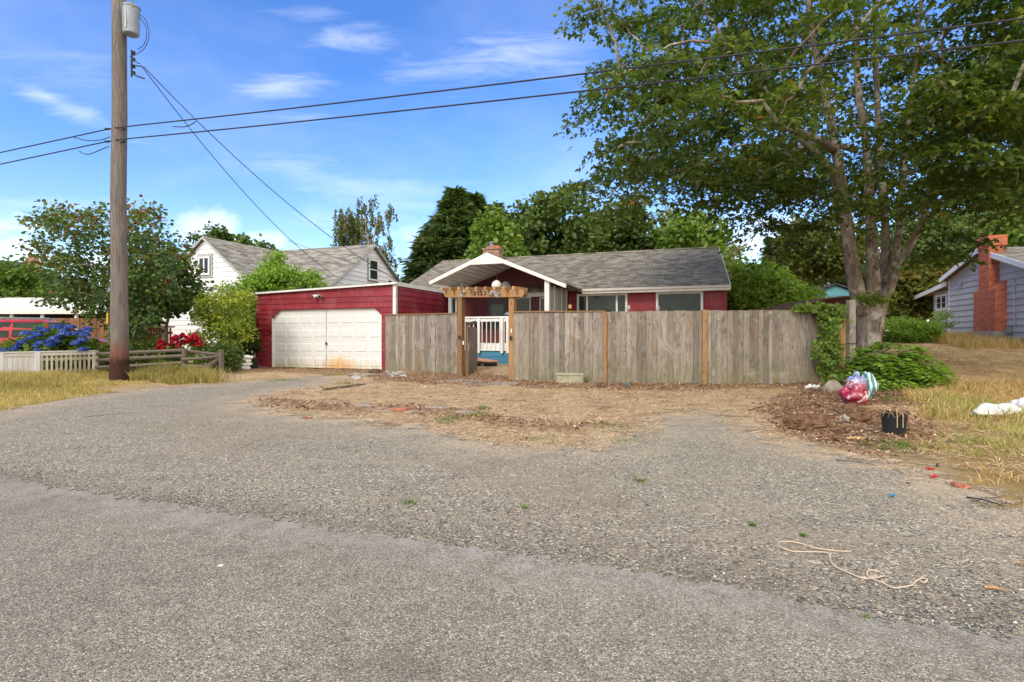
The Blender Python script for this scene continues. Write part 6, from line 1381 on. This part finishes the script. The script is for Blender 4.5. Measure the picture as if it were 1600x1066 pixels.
stick(505, 612, 572, 601, .035, 'old grey timber edging half buried left of the dirt patch', 'greywood', 'timber_edging', 'timber', .01); stick(130, 655, 215, 647, .004, 'faint dark crack-like twig on the far left gravel', 'greywood', z=.012)
# rope
t = [(1330, 866), (1318, 867), (1300, 864), (1275, 861), (1245, 853), (1222, 850), (1216, 854), (1220, 860), (1236, 865), (1250, 867), (1292, 869), (1297, 877), (1303, 889), (1318, 897), (1345, 907), (1362, 909), (1378, 907), (1381, 903), (1372, 898), (1358, 897), (1355, 903), (1363, 910), (1378, 916), (1392, 922), (1402, 924), (1424, 921), (1430, 914), (1440, 909), (1449, 912), (1443, 915), (1437, 912)]
pts = [gp(a, b) for a, b in t]; b0 = pts[0]; m = MB(); m.tube([Vector(p) for p in smooth_path([(p.x - b0.x, p.y - b0.y, gh(p.x, p.y) + .017 + .003 * math.sin(i * 2.1)) for i, p in enumerate(pts)], 5)], .0034, 6); o = m.build('string', m_plain('cream_cord', (.62, .48, .36), .8, .1), smooth=True); o.location = (b0.x, b0.y, 0); tag(o, 'cream cord lying in loops on the gravel at the lower right', 'cord')
# edging stones
for i, (px0, py0, px1, py1, c, lab) in enumerate([(588, 640, 616, 644, 'paver', 'grey paving brick left of the red one in the dirt edging'), (613, 640, 640, 646, 'redpaver', 'red paving brick in the dirt edging'), (636, 643, 662, 647, 'paver', 'grey paving brick just right of the red one'), (668, 641, 704, 645, 'stone', 'pale flat concrete edging stone right of the paving bricks'), (716, 645, 748, 650, 'stone', 'grey edging stone, rightmost of the edging row'), (560, 634, 586, 639, 'stone', 'half buried edging stone, leftmost of the edging row'), (520, 630, 548, 634, 'stone', 'flat stone sunk in the dirt at the left end of the patch')]):
    a, b = gp(px0, (py0 + py1) / 2 - .5), gp(px1, (py0 + py1) / 2 + 1.5); L = (b - a).length; q = MB(); hh = .03 if i < 3 else .045; q.box(0, L * .96, -.10, .10, -.05, hh, .5); o = q.build('edging_stone', MAT[c], None, bevel=.012); o.location = (a.x, a.y, gh(a.x, a.y) - .01); o.rotation_euler = (0, .02 * (i - 2), math.atan2(b.y - a.y, b.x - a.x)); tag(o, lab, 'edging stone', 'edging stones in the dirt')
def rock(px, py, r, label, mt='stone', seed=1, cat='rock', name='rock', amp=.5, z=0.):
    so = mt == 'soil'; p = gp(px, py); m = MB(); m.lump((0, 0, 0 if so else r[2] * .3), r, seed, amp * (.5 if so else 1), 2.6, 40 if so else 16, 24 if so else 10, jitter=.16 if so else 0.); o = m.build(name, MAT[mt], None); o.location = (p.x, p.y, gh(p.x, p.y) + z); tag(o, label, cat)
rock(567, 589, (.42, .25, .10), 'broken pale concrete rubble at the right foot of the garage door', 'stone', 3); rock(556, 593, (.15, .12, .08), 'small pale rubble piece below the garage door corner', 'concrete', 4); rock(587, 582, (.26, .2, .13), 'mossy dark green clump at the right garage jamb', 'moss' if 'moss' in MAT else 'soil', 5, 'clump', 'moss_clump')
rock(610, 590, (.20, .15, .10), 'dark stone at the left foot of the short fence', 'stone', 6); rock(621, 591, (.22, .15, .09), 'paler stone at the left foot of the short fence', 'concrete', 7); rock(713, 595, (.7, .22, .04), 'flat cracked concrete slab edge outside the gate, left', 'stone', 8, 'slab', 'concrete_slab', .35, -.02); rock(785, 602, (.5, .3, .07), 'flat broken concrete slab edge at the right gate post', 'stone', 9, 'slab', 'concrete_slab', .4, -.02); rock(748, 598, (.8, .5, .02), 'low worn concrete path slab leading into the gate', 'paver', 10, 'slab', 'concrete_slab', .25, -.025)
rock(940, 604, (.14, .1, .09), 'dark earthy stump lump under the middle fence post', 'soil', 11, 'lump', 'earth_lump'); rock(979, 602, (.09, .05, .04), 'small pale blue scrap at the foot of the fence', 'blue', 12, 'scrap', 'plastic_scrap')
rock(1302, 615, (.21, .13, .15), 'squat tan concrete lump left of the colourful bags', 'paver', 13, 'concrete block', 'concrete_lump', .3); rock(1232, 647, (.20, .11, .05), 'small dark soil mound on the straw', 'soil', 14, 'soil mound', 'soil_mound', .6)
rock(1264, 668, (.28, .2, .13), 'rounded brown soil mound left of the black bucket', 'soil', 15, 'soil mound', 'soil_mound', .5); rock(1348, 664, (.22, .14, .13), 'dark clod of earth just left of the black bucket', 'soil', 16, 'soil mound', 'soil_mound', .8); rock(1340, 645, (.42, .3, .09), 'low dark soil ridge above the black bucket', 'soil', 17, 'soil mound', 'soil_mound', .7); rock(1395, 618, (.24, .15, .08), 'reddish soil lump under the ferny shrub', 'soil', 18, 'soil mound', 'soil_mound', .6)
rock(1320, 667, (.05, .05, .05), 'small pale stone between the soil mounds', 'concrete', 19); rock(1500, 762, (.07, .05, .03), 'small orange-brown rock at the gravel edge', 'redpaver', 20); rock(1420, 757, (.02, .02, .015), 'small dark clod on the gravel', 'soil', 21, 'clod', 'clod')
rock(345, 888, (.011, .007, .006), 'tiny bright white pebble on the road', 'tarp', 22, 'pebble', 'pebble', .3, .012); rock(489, 859, (.009, .009, .007), 'tiny dark clod on the road', 'soil', 23, 'clod', 'clod', .3, .012)
for px, py, c, lab, w_ in ((1452, 735, 'carred', 'upper scrap of red plastic on the gravel', .05), (1458, 748, 'carred', 'lower scrap of red plastic on the gravel', .045), (1392, 778, 'blue', 'torn blue scrap on the gravel', .035), (480, 655, 'redpaver', 'faint red scrap in the left gravel', .1)):
    p = gp(px, py); m = MB(); q = random.Random(px)
    for i in range(6): a = q.uniform(0, 6.28); m.beam((q.uniform(-w_, w_) * .4, q.uniform(-w_, w_) * .4, .012), (math.cos(a) * w_, math.sin(a) * w_ * .8, .018 + q.random() * .015), w_ * .35, .004, q.random())
    o = m.build('plastic_scrap', MAT[c]); o.location = (p.x, p.y, gh(p.x, p.y)); tag(o, lab, 'scrap')
# white litter
p = gp(1272, 610); m = MB(); q = random.Random(3)
for i in range(9): m.lump((q.uniform(-.13, .13), q.uniform(-.08, .08), q.uniform(.03, .1)), (.05, .035, .03), i, .6, 4, 8, 6, False)
o = m.build('crumpled_paper', MAT['tarp']); o.location = (p.x, p.y, gh(p.x, p.y)); tag(o, 'crumpled white wrappers on the ground left of the colourful bags', 'litter')
# bags of rubbish
def bags():
    mm, g = mat('printed_plastic'); o = objc(g); z = g.n('ShaderNodeSeparateXYZ', {0: o}); n = g.noise(g.mapping(o, (5, 5, 3)), 2.2, 6, .7, Distortion=1.5); n2 = g.noise(o, 5, 4, .7)
    v = g.m('ADD', g.m('MULTIPLY', z.outputs[2], 1.25), g.m('MULTIPLY', g.m('SUBTRACT', n, .5), .9))
    col = g.ramp(v, [(.0, (.22, .015, .035)), (.30, (.36, .02, .06)), (.40, (.30, .05, .09)), (.46, (.55, .52, .55)), (.56, (.04, .09, .36)), (.66, (.45, .50, .62)), (.9, (.66, .65, .66))]); col = g.mix(g.mapr(n2, .56, .62, 0, .8), col, (.78, .74, .76))
    finish(g, col, .28, n2, .02, .7, 0, .6)
    p = gp(1334, 631); t = thing('plastic_bags', 'crumpled red, blue and white plastic bag full of rubbish by the fern', 'bag', (p.x, p.y, gh(p.x, p.y)), -.2)
    m = MB(); m.lump((0, 0, .17), (.23, .18, .21), 5, .5, 4.4, 40, 28, False, jitter=.07); m.lump((.05, .05, .32), (.16, .13, .16), 9, .6, 5, 30, 20, False, jitter=.08); m.build('bag_body', mm, t, smooth=True)
    p = gp(1356, 624); t = thing('plastic_bag', 'narrow teal and white striped plastic bag leaning on the colourful one', 'bag', (p.x, p.y - .02, gh(p.x, p.y)))
    mm, g = mat('teal_striped_plastic'); o = objc(g); s = g.n('ShaderNodeTexWave', {'Vector': o, 'Scale': 4.5, 'Distortion': 3.}).outputs[1]; finish(g, g.ramp(s, [(.35, (.05, .22, .21)), (.5, (.07, .30, .28)), (.62, (.62, .68, .66))]), .3, s, .01, .5)
    m = MB(); m.lump((0, 0, .2), (.13, .13, .27), 6, .5, 3.5, 26, 18, False); m.build('bag_body', mm, t, smooth=True)
bags()
def bucket():
    p = gp(1397, 679); t = thing('plant_pot', 'black plastic nursery pot filled with dry grass on the bark chips', 'pot', (p.x, p.y, gh(p.x, p.y) - .01)); r0, r1, hh = .115, .150, .30
    m = MB(); b = MB(); m.lathe((0, 0, 0), [(r0, 0), (r1 * .97, hh * .84), (r1 * 1.03, hh * .84), (r1 * 1.05, hh), (r1 * .98, hh), (r1 * .95, hh * .85)], 26); m.build('pot', MAT['black'], t, smooth=False, bevel=.002)
    m = MB(); m.lump((0, 0, hh * .86), (r1 * .92, r1 * .92, .05), 3, .3, 4); m.build('soil_fill', MAT['soil'], t)
    rs = np.random.RandomState(4); n = 240; an = rs.rand(n) * 6.28; rr = rs.rand(n) ** .5 * r1 * .9; m = MB()
    for i in range(n):
        x, y = math.cos(an[i]) * rr[i], math.sin(an[i]) * rr[i]; L = rs.uniform(.05, .16); o = rs.randn(2) * .06 + np.array([x, y]) * .5; m.tube([(x, y, hh * .86), (x + o[0] * .5, y + o[1] * .5, hh * .86 + L * .6), (x + o[0] * 1.6, y + o[1] * 1.6, hh * .86 + L * rs.uniform(-.3, .8))], [.003, .0025, .001], 3, False, rs.rand())
    for x in (-.07, .0): m.tube([(x, -r1 * .9, hh + .03), (x - .005, -r1 * 1.09, hh * .9), (x + .01, -r1 * .95, .1)], .005, 4, tint=.8)
    m.tube([(.03, .02, .2), (.05, .05, .52)], .005, 4, tint=.1)
    m.build('dry_grass_clump', MAT['straw'], t)
bucket()
def sacks():
    mm, g = mat('woven_white_sack'); o = objc(g); n = g.noise(o, 7, 6, .7, Distortion=1.0); finish(g, g.mix(g.mapr(g.noise(o, 4, 5, .7), .52, .68, 0, .6), (.74, .75, .72), (.42, .40, .28)), .6, n, .03, .8)
    for px, py, r, seed, lab in ((1556, 652, (.33, .22, .12), 31, 'flat white woven sack in the dry grass at the right, left one of two'), (1618, 648, (.30, .26, .19), 32, 'fuller white woven sack at the right edge of the picture')):
        p = gp(px, py); m = MB(); m.lump((0, 0, r[2] * .5), r, seed, .34, 4.2, 44, 26, True, jitter=.05); o = m.build('white_sack', mm, None, smooth=True); o.location = (p.x, p.y, gh(p.x, p.y)); o.rotation_euler = (0, 0, .2); tag(o, lab, 'sack', 'white sacks in the grass')
sacks()
# stacked bags and pot by the garage
P = at(382.5, 577, 19.3)
ordn = ['bottom', 'second from the bottom', 'third from the bottom', 'top']
for i in range(4):
    m = MB(); m.lump((0, 0, 0), (.235, .17, .085), 40 + i, .16, 2.4, 24, 14, False); o = m.build('stacked_bag', MAT['tarp'], None, smooth=True); o.location = (P.x + (.02 if i % 2 else -.02), P.y, gh(P.x, P.y) + .09 + i * .122); o.rotation_euler = (.03, .05 * (-1) ** i, .1 * i); tag(o, f'white filled bag, {ordn[i]} of the stack left of the garage' , 'bag', 'stack of white bags by the garage')
P = at(397, 575, 20.6); m = MB(); m.lathe((0, 0, 0), [(.13, 0), (.18, .38), (.195, .38), (.195, .42), (.17, .42), (.165, .36)], 20); o = m.build('bin', MAT['black'], None); o.location = (P.x - .02, P.y, .0); tag(o, 'dark grey plastic pot standing at the left foot of the garage', 'pot')
for c, (px, py) in (('straw', (200, 0)),): pass
